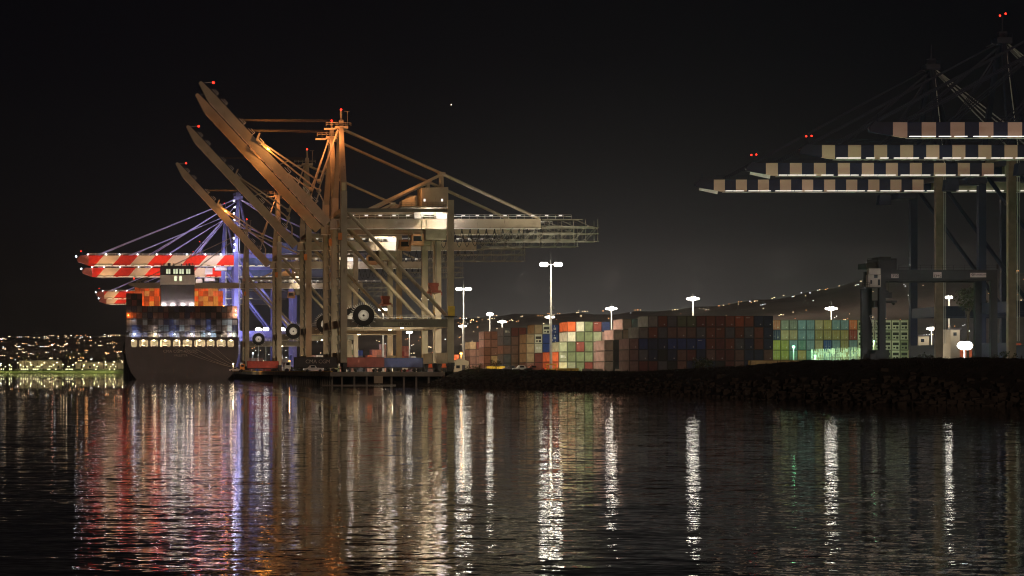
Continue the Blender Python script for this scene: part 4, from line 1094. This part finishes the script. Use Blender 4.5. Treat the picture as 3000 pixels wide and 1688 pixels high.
# ------------------------------------------------------------------ yard gantry on the right
def yard_gantry():
    s = 12.4; Yf = F/s; Yb = Yf+10; Z = HC
    u = lambda px: (px-CX)/s
    z = lambda py: HC+(HY-py)/s
    t = root('yard_gantry', (u(2745), Yf+5, GZ), 'dark rubber tyred yard gantry spanning the right of the yard, signs on its beam', 'gantry crane')
    for yy in (Yf, Yb):
        for px in (2583, 2910):
            MB().bar((u(px), yy, GZ+2.6), (u(px), yy, z(823)), 1.5, 1.3, up=(0,1,0)).build('leg', 'gdark', t)
        b = MB(); b.box(u(2572), u(2919), yy-.7, yy+.7, z(823), z(791)); bmn = b.build('main_beam', 'gdark', t)
        if yy == Yf: mainb = bmn
    for px in (2583, 2910):
        b = MB(); b.box(u(px)-.8, u(px)+.8, Yf-1.5, Yb+1.5, GZ+1.7, GZ+3.4); b.build('sill_beam', 'gdark', t)
        for yy in (Yf-.6, Yf+1.6, Yb-1.6, Yb+.6):
            MB().tube((u(px)-.45, yy, GZ+.8), (u(px)+.45, yy, GZ+.8), .8, 16).build('wheel', 'black', t)
    b = MB(); b.box(u(2560), u(2600), Yf-1.2, Yf+8, GZ+1.2, GZ+5.2); b.box(u(2545), u(2562), Yf-1, Yf+6, GZ+2.0, GZ+4.4); b.build('engine_house', 'gdark', t)
    b = MB(); b.box(u(2576), u(2631), Yf+1, Yb-1, z(790), z(757)); b.box(u(2586), u(2618), Yf+2, Yb-2, z(757), z(751))
    b.box(u(2545), u(2576), Yf+2, Yb-2, z(786), z(770)); rail(b, (u(2545), Yf+1, z(770)), (u(2630), Yf+1, z(770)), 1, 1.2, .05); b.build('trolley', 'gdark', t)
    b = MB(); b.box(u(2534), u(2571), Yf-2.4, Yf-.8, z(842), z(806)); b.box(u(2536), u(2570), Yf-2.4, Yf-.8, z(805), z(788)); cb = b.build('operator_cab', 'gcab', t)
    b = MB(); b.box(u(2551), u(2561), Yf-2.5, Yf-2.4, z(816), z(806)); b.build('cab_window', 'glass', cb)
    for q in ((2562,2568,837,820),(2540,2545,833,822)): MB().box(u(q[0]), u(q[1]), Yf-2.5, Yf-2.4, z(q[2]), z(q[3])).build('cab_window', 'glass', cb)
    b = MB(); b.box(u(2516), u(2572), Yf-3, Yf-.8, z(845), z(843)); rail(b, (u(2516), Yf-2.9, z(843)), (u(2536), Yf-2.9, z(843)), 1.1, .5, .04); b.build('cab_platform', 'gdark', cb)
    b = MB()
    for dx in (0, 12, 24): b.tube((u(2592+dx), Yf+3, z(800)), (u(2592+dx), Yf+3, z(866)), .04, 4)
    b.build('hoist_rope', 'rope', t)
    b = MB(); b.box(u(2590), u(2622), Yf+2.2, Yf+4, z(872), z(856)); b.ball((u(2606), Yf+3, z(859)), 1.0, 10, 6, .8); b.box(u(2574), u(2634), Yf+1.5, Yf+5, z(886), z(880))
    b.box(u(2566), u(2580), Yf+1.2, Yf+3, z(900), z(880)); b.bar((u(2626), Yf+3, z(882)), (u(2632), Yf+3, z(892)), .5); b.build('spreader', 'gdark', t)
    b = MB(); rail(b, (u(2630), Yf-.7, z(791)), (u(2918), Yf-.7, z(791)), 1.1, 2.4, .045); b.build('handrail', 'gdark', mainb)
    # rear stair leg on the left
    b = MB(); b.bar((u(2543), Yf+3, GZ+2), (u(2543), Yf+3, z(845)), 1.3, 1.3, up=(0,1,0)); b.build('cable_column', 'gdark', t)
    b = MB(); 
    for dx in (0, .9): b.bar((u(2552)+dx, Yf+1, z(925)), (u(2572)+dx, Yf+1, z(985)), .14)
    for k in range(12): b.bar((u(2552+20*k/11), Yf+1, z(925+60*k/11)), (u(2552+20*k/11)+.9, Yf+1, z(925+60*k/11)), .1)
    b.build('ladder', 'steel', t)
    for px in (2576, 2918): MB().box(u(px)-.2, u(px)+.2, Yf-.9, Yf-.7, z(788), z(775)).build('beam_end_post', 'gdark', mainb)
    def board(x0, x1, y0, y1, items, mm='signw'):
        b = MB(); b.box(u(x0), u(x1), Yf-.80, Yf-.72, z(y1), z(y0)); sg = b.build('sign_board', mm, mainb)
        for (tx, px, py, sz) in items: text('lettering', tx, 'dark', sg, (u(px), Yf-.86, z(py)), sz)
        return sg
    board(2608, 2629.5, 803, 815, [('350', 2619, 809, 1.0)])
    board(2731, 2755, 798, 815, [('EMS', 2743, 810, 1.0)])
    sg = board(2839, 2885.5, 800, 813, [('Sumatcom', 2869, 805, .72)])
    b = MB(); c = (u(2846.5), z(805.5))
    for dx, dz in ((-.22,0),(.22,0),(0,-.22),(0,.22)): b.prism([(c[0]+dx-.16, c[1]+dz), (c[0]+dx, c[1]+dz-.16), (c[0]+dx+.16, c[1]+dz), (c[0]+dx, c[1]+dz+.16)], Yf-.86, Yf-.81)
    b.build('emblem', 'dark', sg)
M['gdark'] = mat('gantry_dark_paint', (.011, .012, .010), .6, var=.3)
M['gcab'] = mat('gantry_cab_paint', (.34, .30, .24), .6, var=.2, rust=.4)
M['signw'] = mat('sign_white', (.55, .46, .40), .6, var=.12)
yard_gantry()

# bright floodlight at the right
def bright_light():
    p = W(2825, 1013, 13.5)
    t = root('floodlight_tower', (p[0], p[1], GZ), 'blinding white floodlight on a short tower at the right shore', 'floodlight')
    MB().tube((p[0], p[1], GZ), (p[0], p[1], p[2]), .15, 8).build('pole', 'steel', t)
    b = MB(); b.box(p[0]-1.5, p[0]+1.5, p[1]+.4, p[1]+.7, p[2]-.1, p[2]+.1); b.build('lamp_housing', 'dark', t)
    for dx, dz, rr_ in ((-.55, .05, 1.15), (.6, .0, 1.2)):
        b = MB(); b.ball((p[0]+dx, p[1]-.3, p[2]+dz), rr_*.85, 14, 10, .9); b.build('lamp_face', 'e_flood', t)
    b = MB(); b.box(p[0]-1.4, p[0]+1.6, p[1]-.6, p[1]+1.6, GZ+.35, GZ+1.5)
    for dx in (-.9, 1.0): b.tube((p[0]+dx, p[1]-.7, GZ+.35), (p[0]+dx, p[1]-.4, GZ+.35), .34, 10)
    b.build('generator_trailer', 'shipdk', t)
    lamp(t, (p[0], p[1]-1.6, p[2]), 55000, (.92,.96,1), .8)
M['e_flood'] = emit('floodlight_face', (.95,.97,1), 900)
bright_light()

# ------------------------------------------------------------------ vehicles, barriers and small yard objects
def truck(px, s, label, cn=None, mark=None, cab='white', lab2=None):
    x = (px-CX)/s; y = F/s
    t = root('terminal_truck', (x, y, GZ), label, 'truck', 'terminal trucks on the quay')
    b = MB(); b.box(x-6.2, x+6.2, y-.9, y+.9, GZ+1.05, GZ+1.3); b.box(x-8.6, x-6, y-.6, y+.6, GZ+.75, GZ+1.05); b.build('chassis', 'dark', t)
    b = MB(); b.prism([(x-8.9, GZ+.8), (x-7.1, GZ+.8), (x-7.1, GZ+3.0), (x-8.3, GZ+3.0), (x-8.8, GZ+2.0)], y-1.1, y+1.1); c = b.build('cab', cab, t)
    b = MB(); b.box(x-8.4, x-7.4, y-1.14, y-1.1, GZ+1.9, GZ+2.7); b.build('cab_window', 'glass', c)
    for wx in (-8.2, 3.6, 4.9): MB().tube((x+wx, y-1.15, GZ+.52), (x+wx, y+1.15, GZ+.52), .52, 12).build('wheel', 'black', t)
    if cn:
        o = bpy.data.objects.new('shipping_container', CM); COL.objects.link(o); c = PAL[cn]; o.color = (*c, 1); o.location = (x-6.1, y, GZ+1.32); o.rotation_euler = (0, 0, R(-90))
        ORG[o.name] = Vector(o.location); tag(o, lab2, 'shipping container', 'containers carried by the terminal trucks')
        if mark:
            tx = text('lettering', mark, 'white_dim', None, (0,0,0), 1.5); tx.parent = o; tx.rotation_euler = (R(90), 0, R(90)); tx.location = (1.26, 6.1, 1.5)
    return t
truck(925, 10.4, 'terminal truck carrying the black container lettered CMA CGM beside crane legs', 'black', None, 'white', 'black container lettered CMA CGM on a truck beside the crane legs')
truck(1062, 10.3, 'terminal truck carrying a dark brown container under the near portal', 'maroon', None, 'cream', 'dark maroon container on a truck under the near portal')
truck(1178, 9.9, 'terminal truck carrying a navy container in the middle of the portal', 'navy', None, 'white', 'navy container on a truck in the middle of the portal')
truck(1258, 9.0, 'terminal truck with orange container near the right crane legs', 'orange', None, 'white', 'orange container on a truck near the right crane legs')
truck(770, 7.6, 'terminal truck with dark red container near the ship berth', 'red', None, 'orange', 'dark red container on a truck near the ship berth')
tx = text('container_lettering', 'CMA CGM', 'white_dim', None, ((930-CX)/10.4, F/10.4-1.28, GZ+2.9), 1.5)
# attach the lettering to its container
for o in list(COL.objects):
    if o.get('label') == 'black container lettered CMA CGM on a truck beside the crane legs':
        bpy.context.view_layer.update(); mw = tx.matrix_world.copy(); tx.parent = o; tx.matrix_parent_inverse = (Matrix.Translation(o.location) @ Matrix.Rotation(R(-90), 4, 'Z')).inverted()

M['grey2'] = mat('car_grey', (.4, .38, .34), .4)
def pickup(px, s, label, body='white', tail=False, cat='pickup truck'):
    x = (px-CX)/s; y = F/s; z = GZ
    t = root('pickup_truck', (x, y, z), label, cat, 'cars and pickups parked in the port')
    b = MB(); b.prism([(x-2.7, z+.45), (x+2.7, z+.45), (x+2.7, z+1.1), (x+.9, z+1.15), (x+.5, z+1.75), (x-.9, z+1.8), (x-1.5, z+1.15), (x-2.6, z+1.0)], y-.9, y+.9); bo = b.build('body', body, t)
    b = MB(); b.box(x-.75, x+.35, y-.93, y-.9, z+1.2, z+1.65); b.build('window', 'glass', bo)
    for wx in (-1.7, 1.8): MB().tube((x+wx, y-.95, z+.38), (x+wx, y+.95, z+.38), .38, 12).build('wheel', 'black', t)
    b = MB(); b.box(x+2.68, x+2.76, y-.85, y-.5, z+.8, z+1.0); b.box(x-2.72, x-2.64, y-.85, y-.5, z+.7, z+.9); b.build('tail_light', 'e_red' if tail else 'e_whites', t)
    return t
pickup(1565, 10.9, 'pickup with glowing red tail lights by the tall mast', 'redp', True)
pickup(1530, 10.9, 'white pickup parked left of the pickup with red tail lights')
pickup(1440, 9.6, 'pale pickup parked below the cream container', 'grey2')
pickup(918, 10.8, 'small white service pickup in front of the lettered black container')
pickup(690, 6.9, 'white car parked at the ship stern on the quay edge')
pickup(1500, 10.5, 'dark pickup behind the scrub in front of the maroon block', 'shipdk')
for px, lab in ((1737, 'concrete barrier left of the mauve container stack'), (1757, 'concrete barrier at the foot of the mauve stack'), (1812, 'concrete barrier between the two dim walls'), (1716, 'concrete barrier in front of the maroon bottom container')):
    s = 11.2; x = (px-CX)/s; y = F/s
    b = MB(); b.add([(x-.9,y-.3,GZ),(x+.9,y-.3,GZ),(x+.9,y+.3,GZ),(x-.9,y+.3,GZ),(x-.9,y-.1,GZ+.85),(x+.9,y-.1,GZ+.85),(x+.9,y+.1,GZ+.85),(x-.9,y+.1,GZ+.85)],
        [(0,3,2,1),(4,5,6,7),(0,1,5,4),(1,2,6,5),(2,3,7,6),(3,0,4,7)])
    tag(b.build('concrete_barrier', 'concrete'), lab, 'barrier', 'concrete barriers along the yard edge')
# yellow frames round the mast foot
def yellow_guard(x0, x1, s, label, h=2.0):
    y = F/s; a, c = (x0-CX)/s, (x1-CX)/s
    t = root('guard_frame', ((a+c)/2, y, GZ), label, 'guard frame', 'yellow guard frames round the mast foot')
    b = MB()
    for x in (a, c): b.box(x-.12, x+.12, y-.12, y+.12, GZ, GZ+h)
    b.build('post', 'yellow', t)
    b = MB(); b.box(a, c, y-.15, y-.1, GZ+.3, GZ+.9); b.box(a, c, y-.15, y-.1, GZ+h-.3, GZ+h); b.build('guard_rail', 'yellow', t)
yellow_guard(1602, 1628, 11.0, 'yellow guard frame round the foot of the tallest mast', 2.2)
yellow_guard(1634, 1694, 11.0, 'long low yellow guard rail in front of the green block', 1.0)
def skip_bin(px, s, label):
    x = (px-CX)/s; y = F/s
    t = root('waste_skip', (x, y, GZ), label, 'skip')
    b = MB(); b.prism([(x-2.4, GZ+.2), (x+2.0, GZ+.2), (x+2.6, GZ+1.7), (x-2.8, GZ+1.7)], y-1, y+1); b.build('body', 'yellow', t)
    b = MB(); b.box(x-2.9, x+2.7, y-1.1, y+1.1, GZ+1.7, GZ+1.85); b.build('rim', 'dark', t)
skip_bin(1452, 10.2, 'yellow waste skip below the cream container')
def hut(px, s, label, w_=4.5, h=3.2, roof=True, m='wall'):
    x = (px-CX)/s; y = F/s
    t = root('site_hut', (x, y, GZ), label, 'hut')
    b = MB(); b.prism([(x-w_/2, GZ), (x+w_/2, GZ), (x+w_/2, GZ+h), (x, GZ+h+.9), (x-w_/2, GZ+h)], y-2, y+2); b.build('wall', m, t)
    b = MB(); b.box(x+.2, x+1.2, y-2.06, y-2, GZ, GZ+2.1); b.build('door', 'shipdk', t)
    b = MB(); b.box(x-1.6, x-.5, y-2.06, y-2, GZ+1.1, GZ+2.0); b.build('window', 'glass', t)
hut(1349, 9.6, 'small gabled hut beside the right crane leg')
# steel racks (green lit) behind the wall end
def racks():
    s = 11.0; y = F/s; x0, x1 = (2376-CX)/s, (2535-CX)/s
    t = root('chassis_rack', ((x0+x1)/2, y, GZ), 'long rack of stacked trailer frames catching green light left of the gantry', 'trailer rack')
    b = MB()
    n_ = 34
    for i in range(n_):
        x = x0+(x1-x0)*i/n_; b.bar((x, y, GZ+1.6), (x+rc.uniform(-.1,.3), y, GZ+6.0+.8*i/n_), .12); b.box(x, x+.3, y-.3, y, GZ+3.8+rc.uniform(0,2), GZ+4.4+rc.uniform(0,2))
    b.build('upright_frame', 'steel', t)
    b = MB()
    for k, z_ in enumerate((GZ+2.0, GZ+3.6, GZ+5.0)): b.bar((x0, y-.1, z_), (x1, y-.1, z_+.5), .18)
    b.build('cross_rail', 'cranedk', t)
racks()
# far buildings under the navy cranes, lit
def shed(px0, px1, py_top, s, label, m='wall', wm='e_whites'):
    x0, x1 = (px0-CX)/s, (px1-CX)/s; y = F/s; zt = HC+(HY-py_top)/s
    t = root('yard_office', ((x0+x1)/2, y, GZ), label, 'building')
    b = MB(); b.box(x0, x1, y, y+10, GZ, zt); b.build('wall', m, t)
    b = MB(); b.box(x0-.4, x1+.4, y-.5, y+10.5, zt, zt+.4); b.build('roof', 'shipdk', t)
    k = x0+1
    while k < x1-1.5:
        MB().box(k, k+1.2, y-.08, y-.02, zt-2.2, zt-1.0).build('window', 'glass', t); k += 3
    lamp(t, ((x0+x1)/2, y-5, zt+2), 1500, (1,.92,.8), .4)
shed(2690, 2722, 985, 8.0, 'white lit office seen through the left opening of navy crane legs')
shed(2785, 2812, 966, 8.0, 'white lit portal-like office left of the blinding floodlight')
def reach_tree(px, py, s, r, label, h=None, seed=1, trunk=True, gz=GZ, name='tree', group=None, dens=900):
    p = W(px, py, s); rnd = random.Random(seed)
    t = root(name, (p[0], p[1], gz), label, 'tree', group)
    b = MB(); b.tube((p[0], p[1], gz), (p[0]+.2, p[1], p[2]), r*.09, 8, r*.04)
    for k in range(6):
        a = rnd.uniform(0, 6.28); b.tube((p[0]+.1, p[1], gz+(p[2]-gz)*rnd.uniform(.5,.9)), (p[0]+math.cos(a)*r*.7, p[1]+math.sin(a)*r*.7, p[2]+rnd.uniform(-.2,.5)*r), r*.035, 5, r*.012)
    b.build('trunk', 'bark', t)
    b = MB(); blobs = [(Vector((rnd.uniform(-.7,.7)*r, rnd.uniform(-.7,.7)*r, rnd.uniform(-.4,.6)*r)), rnd.uniform(.25,.5)*r) for _ in range(14)]
    for n in range(dens):
        c, br = rnd.choice(blobs); v = Vector((rnd.gauss(0,1), rnd.gauss(0,1), rnd.gauss(0,1))).normalized()*br*rnd.uniform(.5,1.08)
        q = p+c+v; s_ = rnd.uniform(.06,.13)*r*.8
        d1 = Vector((rnd.uniform(-1,1), rnd.uniform(-1,1), rnd.uniform(-1,1))).normalized()*s_; d2 = d1.cross(Vector((rnd.uniform(-1,1), rnd.uniform(-1,1), 1))).normalized()*s_*.6
        b.add([q-d1, q+d2, q+d1, q-d2], [(0,1,2,3)])
    b.build('crown', 'leaf', t)
reach_tree(2835, 885, 9.4, 5.2, 'dark bushy tree behind the yard gantry, left of its right leg', seed=4)
for i, (px, py, s, r, lab) in enumerate(((1452, 1066, 11.6, 1.5, 'dark shrub at the yard edge below the cream container'), (1400, 1077, 11.8, 1.3, 'low shrub on the bank left of the dark shrub'),
        (1376, 1084, 12.2, 1.4, 'rounded bush on the bank tip near the quay end'), (1625, 1092, 13.5, .9, 'small bush in front of the tall mast foot'), (1510, 1090, 13.0, 1.0, 'small dark bush on the bank right of the pickup'),
        (2060, 1065, 13.4, 2.6, 'rounded pale bush at the foot of the dark wall'), (2700, 1070, 17.0, 2.3, 'wide dark bush on the right bank below the gantry'), (2930, 1066, 18.0, 2.4, 'wide dark bush near the right edge of the bank'))):
    reach_tree(px, py, s, r, lab, seed=20+i, name='bush', group=None, dens=420)

# ------------------------------------------------------------------ far left shore
def left_shore():
    b = MB(); b.add([(-900, 3500, -1), (900, 3500, -1), (900, 3520, 3.5), (-900, 3520, 3.5), (900, 3640, 8.5), (-900, 3640, 8.5), (900, 5400, 9), (-900, 5400, 9)],
        [(0,1,2,3), (3,2,4,5), (5,4,6,7)])
    struct(b.build('far_shore', 'lawn'))
    s = 1.93; gz = 7.5
    def b_(px0, px1, pt, pb, label):
        x0, x1 = (px0-CX)/s, (px1-CX)/s; y = F/s+100; zt = HC+(HY-pt)/s*1.03
        t = root('warehouse', ((x0+x1)/2, y, 8), label, 'warehouse')
        MB().box(x0, x1, y, y+30, 7, zt).build('wall', 'wall', t)
        bb = MB(); bb.prism([(x0-1, zt), (x1+1, zt), (x1-1, zt+1.6), (x0+1, zt+1.6)], y-1, y+31); bb.build('roof', 'cranedk', t)
        k = x0+8
        while k < x1-5: MB().box(k, k+2.5, y-.3, y-.1, 9, 12).build('window', 'glass', t); k += 13
    b_(48, 176, 1058, 1068, 'long pale warehouse with dark windows on the far left shore')
    b_(218, 362, 1063, 1068, 'second long low warehouse right of the palms on the far shore')
    pos = [(2,1070),(28,1069.5),(60,1069.5),(91,1069),(122,1069),(157,1069),(184,1068),(214,1069),(246,1070),(276,1069.5),(310,1068),(331,1068)]
    for i, (px, py) in enumerate(pos):
        t = post_lamp(px, py, s, f"yellowish shore lamp, {NTH[i]} from left along the far waterfront", 'e_yel', 14000, (.95,.95,.45), group='yellowish lamps along the far waterfront', gz=4, ball=.8)
    pos = [(52,1063),(89,1062.5),(130,1063),(167,1062.5),(222,1063),(289,1062.5),(309,1060.5),(334,1060.5),(358,1061)]
    for i, (px, py) in enumerate(pos):
        post_lamp(px, py, s*.98, f"white wall lamp, {NTH[i]} from left on the far warehouses", 'e_warm', 1200, (1,.9,.7), group='white lamps on the far warehouses', gz=7, ball=.7, name='wall_lamp')
    t = post_lamp(153, 1010, s*.97, 'tall thin mast with pinkish lamp on the far shore', 'e_pink', 30000, (1,.5,.35), gz=7, ball=1.3, name='light_mast', cat='light mast')
    # moored dots of light
    b = MB(); x = -20
    while x < 360:
        b.box((x-CX)/s, (x-CX)/s+1.2, 3515, 3516, HC+(HY-1082.5)/s, HC+(HY-1081)/s)
        if rc.random() < .5: b.box((x+3-CX)/s, (x+3-CX)/s+1.2, 3540, 3541, HC+(HY-1075)/s, HC+(HY-1073.6)/s)
        x += rc.choice((5,6,6,7,18,30) if x < 230 else (14, 40))
    struct(b.build('marina_lights', emit('marina_lamp', (1,.9,.5), 7)), 'stuff')
    for i, (px, py, h) in enumerate(((105,1040,1),(196,1041,1),(211,1036,1),(237,1040,1),(302,1047,.8),(66,1050,.7),(345,1050,.7))):
        x = (px-CX)/s; y = F/s+70; zt = HC+(HY-py)/s
        t = root('palm_tree', (x, y, 7), ['palm with the widest crown above the warehouse','left palm of the tall pair between the warehouses','right palm of the tall pair between the warehouses','palm standing alone behind the low warehouse','low bushy palm above the low warehouse','short palm at the left warehouse','short palm beside the ship hull'][i], 'palm tree', 'palms on the far shore')
        MB().tube((x, y, 7), (x+.5, y, zt), .5, 6, .3).build('trunk', 'bark', t)
        b = MB(); rnd = random.Random(i)
        for k in range(60):
            a = rnd.uniform(0, 6.28); e = rnd.uniform(-.9, 1.1); L = rnd.uniform(3, 5)*h
            d = Vector((math.cos(a)*math.cos(e), math.sin(a)*math.cos(e), math.sin(e))); p0 = Vector((x+.5, y, zt)); p1 = p0+d*L; p2 = p1+Vector((d[0], d[1], -.8))*L*.3
            sd = d.cross(Vector((0,0,1))).normalized()*.35
            b.add([p0-sd*.3, p0+sd*.3, p1+sd, p1-sd, p2], [(0,1,2,3),(3,2,4)])
        b.build('crown', 'leafl', t)
M['e_pink'] = emit('lamp_pinkish', (1,.45,.30), 60)
M['leafl'] = mat('palm_leaf', (.12,.11,.05), .9, var=.3)
left_shore()
for px, py, s_, m_, wv, cl, lab in ((683, 1066, 6.9, 'e_warm', 2500, (1,.75,.45), 'warm work lamp on the quay edge beside the ship stern'),
        (737, 1060, 7.2, 'e_orange', 2500, (1,.4,.1), 'orange work lamp on the quay left of the dark red container'),
        (741, 1035, 5.4, 'e_cool', 4000, (.8,.85,1), 'cool work lamp among the blue crane legs'),
        (848, 1058, 6.6, 'e_orange', 6000, (1,.45,.15), 'orange work lamp between grey crane legs near the ship'),
        (882, 1063, 8.6, 'e_orange', 3500, (1,.6,.2), 'amber work lamp at the foot of the middle grey crane'),
        (1150, 1066, 8.8, 'e_warm', 5000, (1,.85,.6), 'warm work lamp under the near portal'),
        (1213, 1064, 8.8, 'e_warm', 5000, (1,.85,.6), 'warm work lamp right of the navy container'),
        (2700, 1000, 7.8, 'e_white', 16000, (1,.92,.8), 'white work lamp inside the left navy crane opening'),
        (2838, 970, 7.6, 'e_white', 26000, (1,.9,.75), 'white work lamp above the orange containers at the right')):
    post_lamp(px, py, s_, lab, m_, wv, cl, ball=.32, name='work_lamp', cat='work lamp', group='work lamps on the quay and yard')
# bright crane-foot floodlights by the ship and a lone star
for px, py, lab in ((757, 966, 'dazzling floodlight left of the pair behind the crane legs'), (779, 965, 'dazzling floodlight right of the pair behind the crane legs'), (827, 966, 'dazzling floodlight right of the grey crane leg by the ship')):
    post_lamp(px, py, 5.3, lab, 'e_white', 190000, (.95,.95,1), ball=1.7, name='floodlight_pole', cat='floodlight', group='dazzling floodlights behind the crane legs')
s = MB(); p = W(1322, 307, 1.2); s.ball(p, .8, 6, 4)
struct(s.build('star', 'e_warm'))
print('containers', NCON[0], 'objects', len(bpy.data.objects))
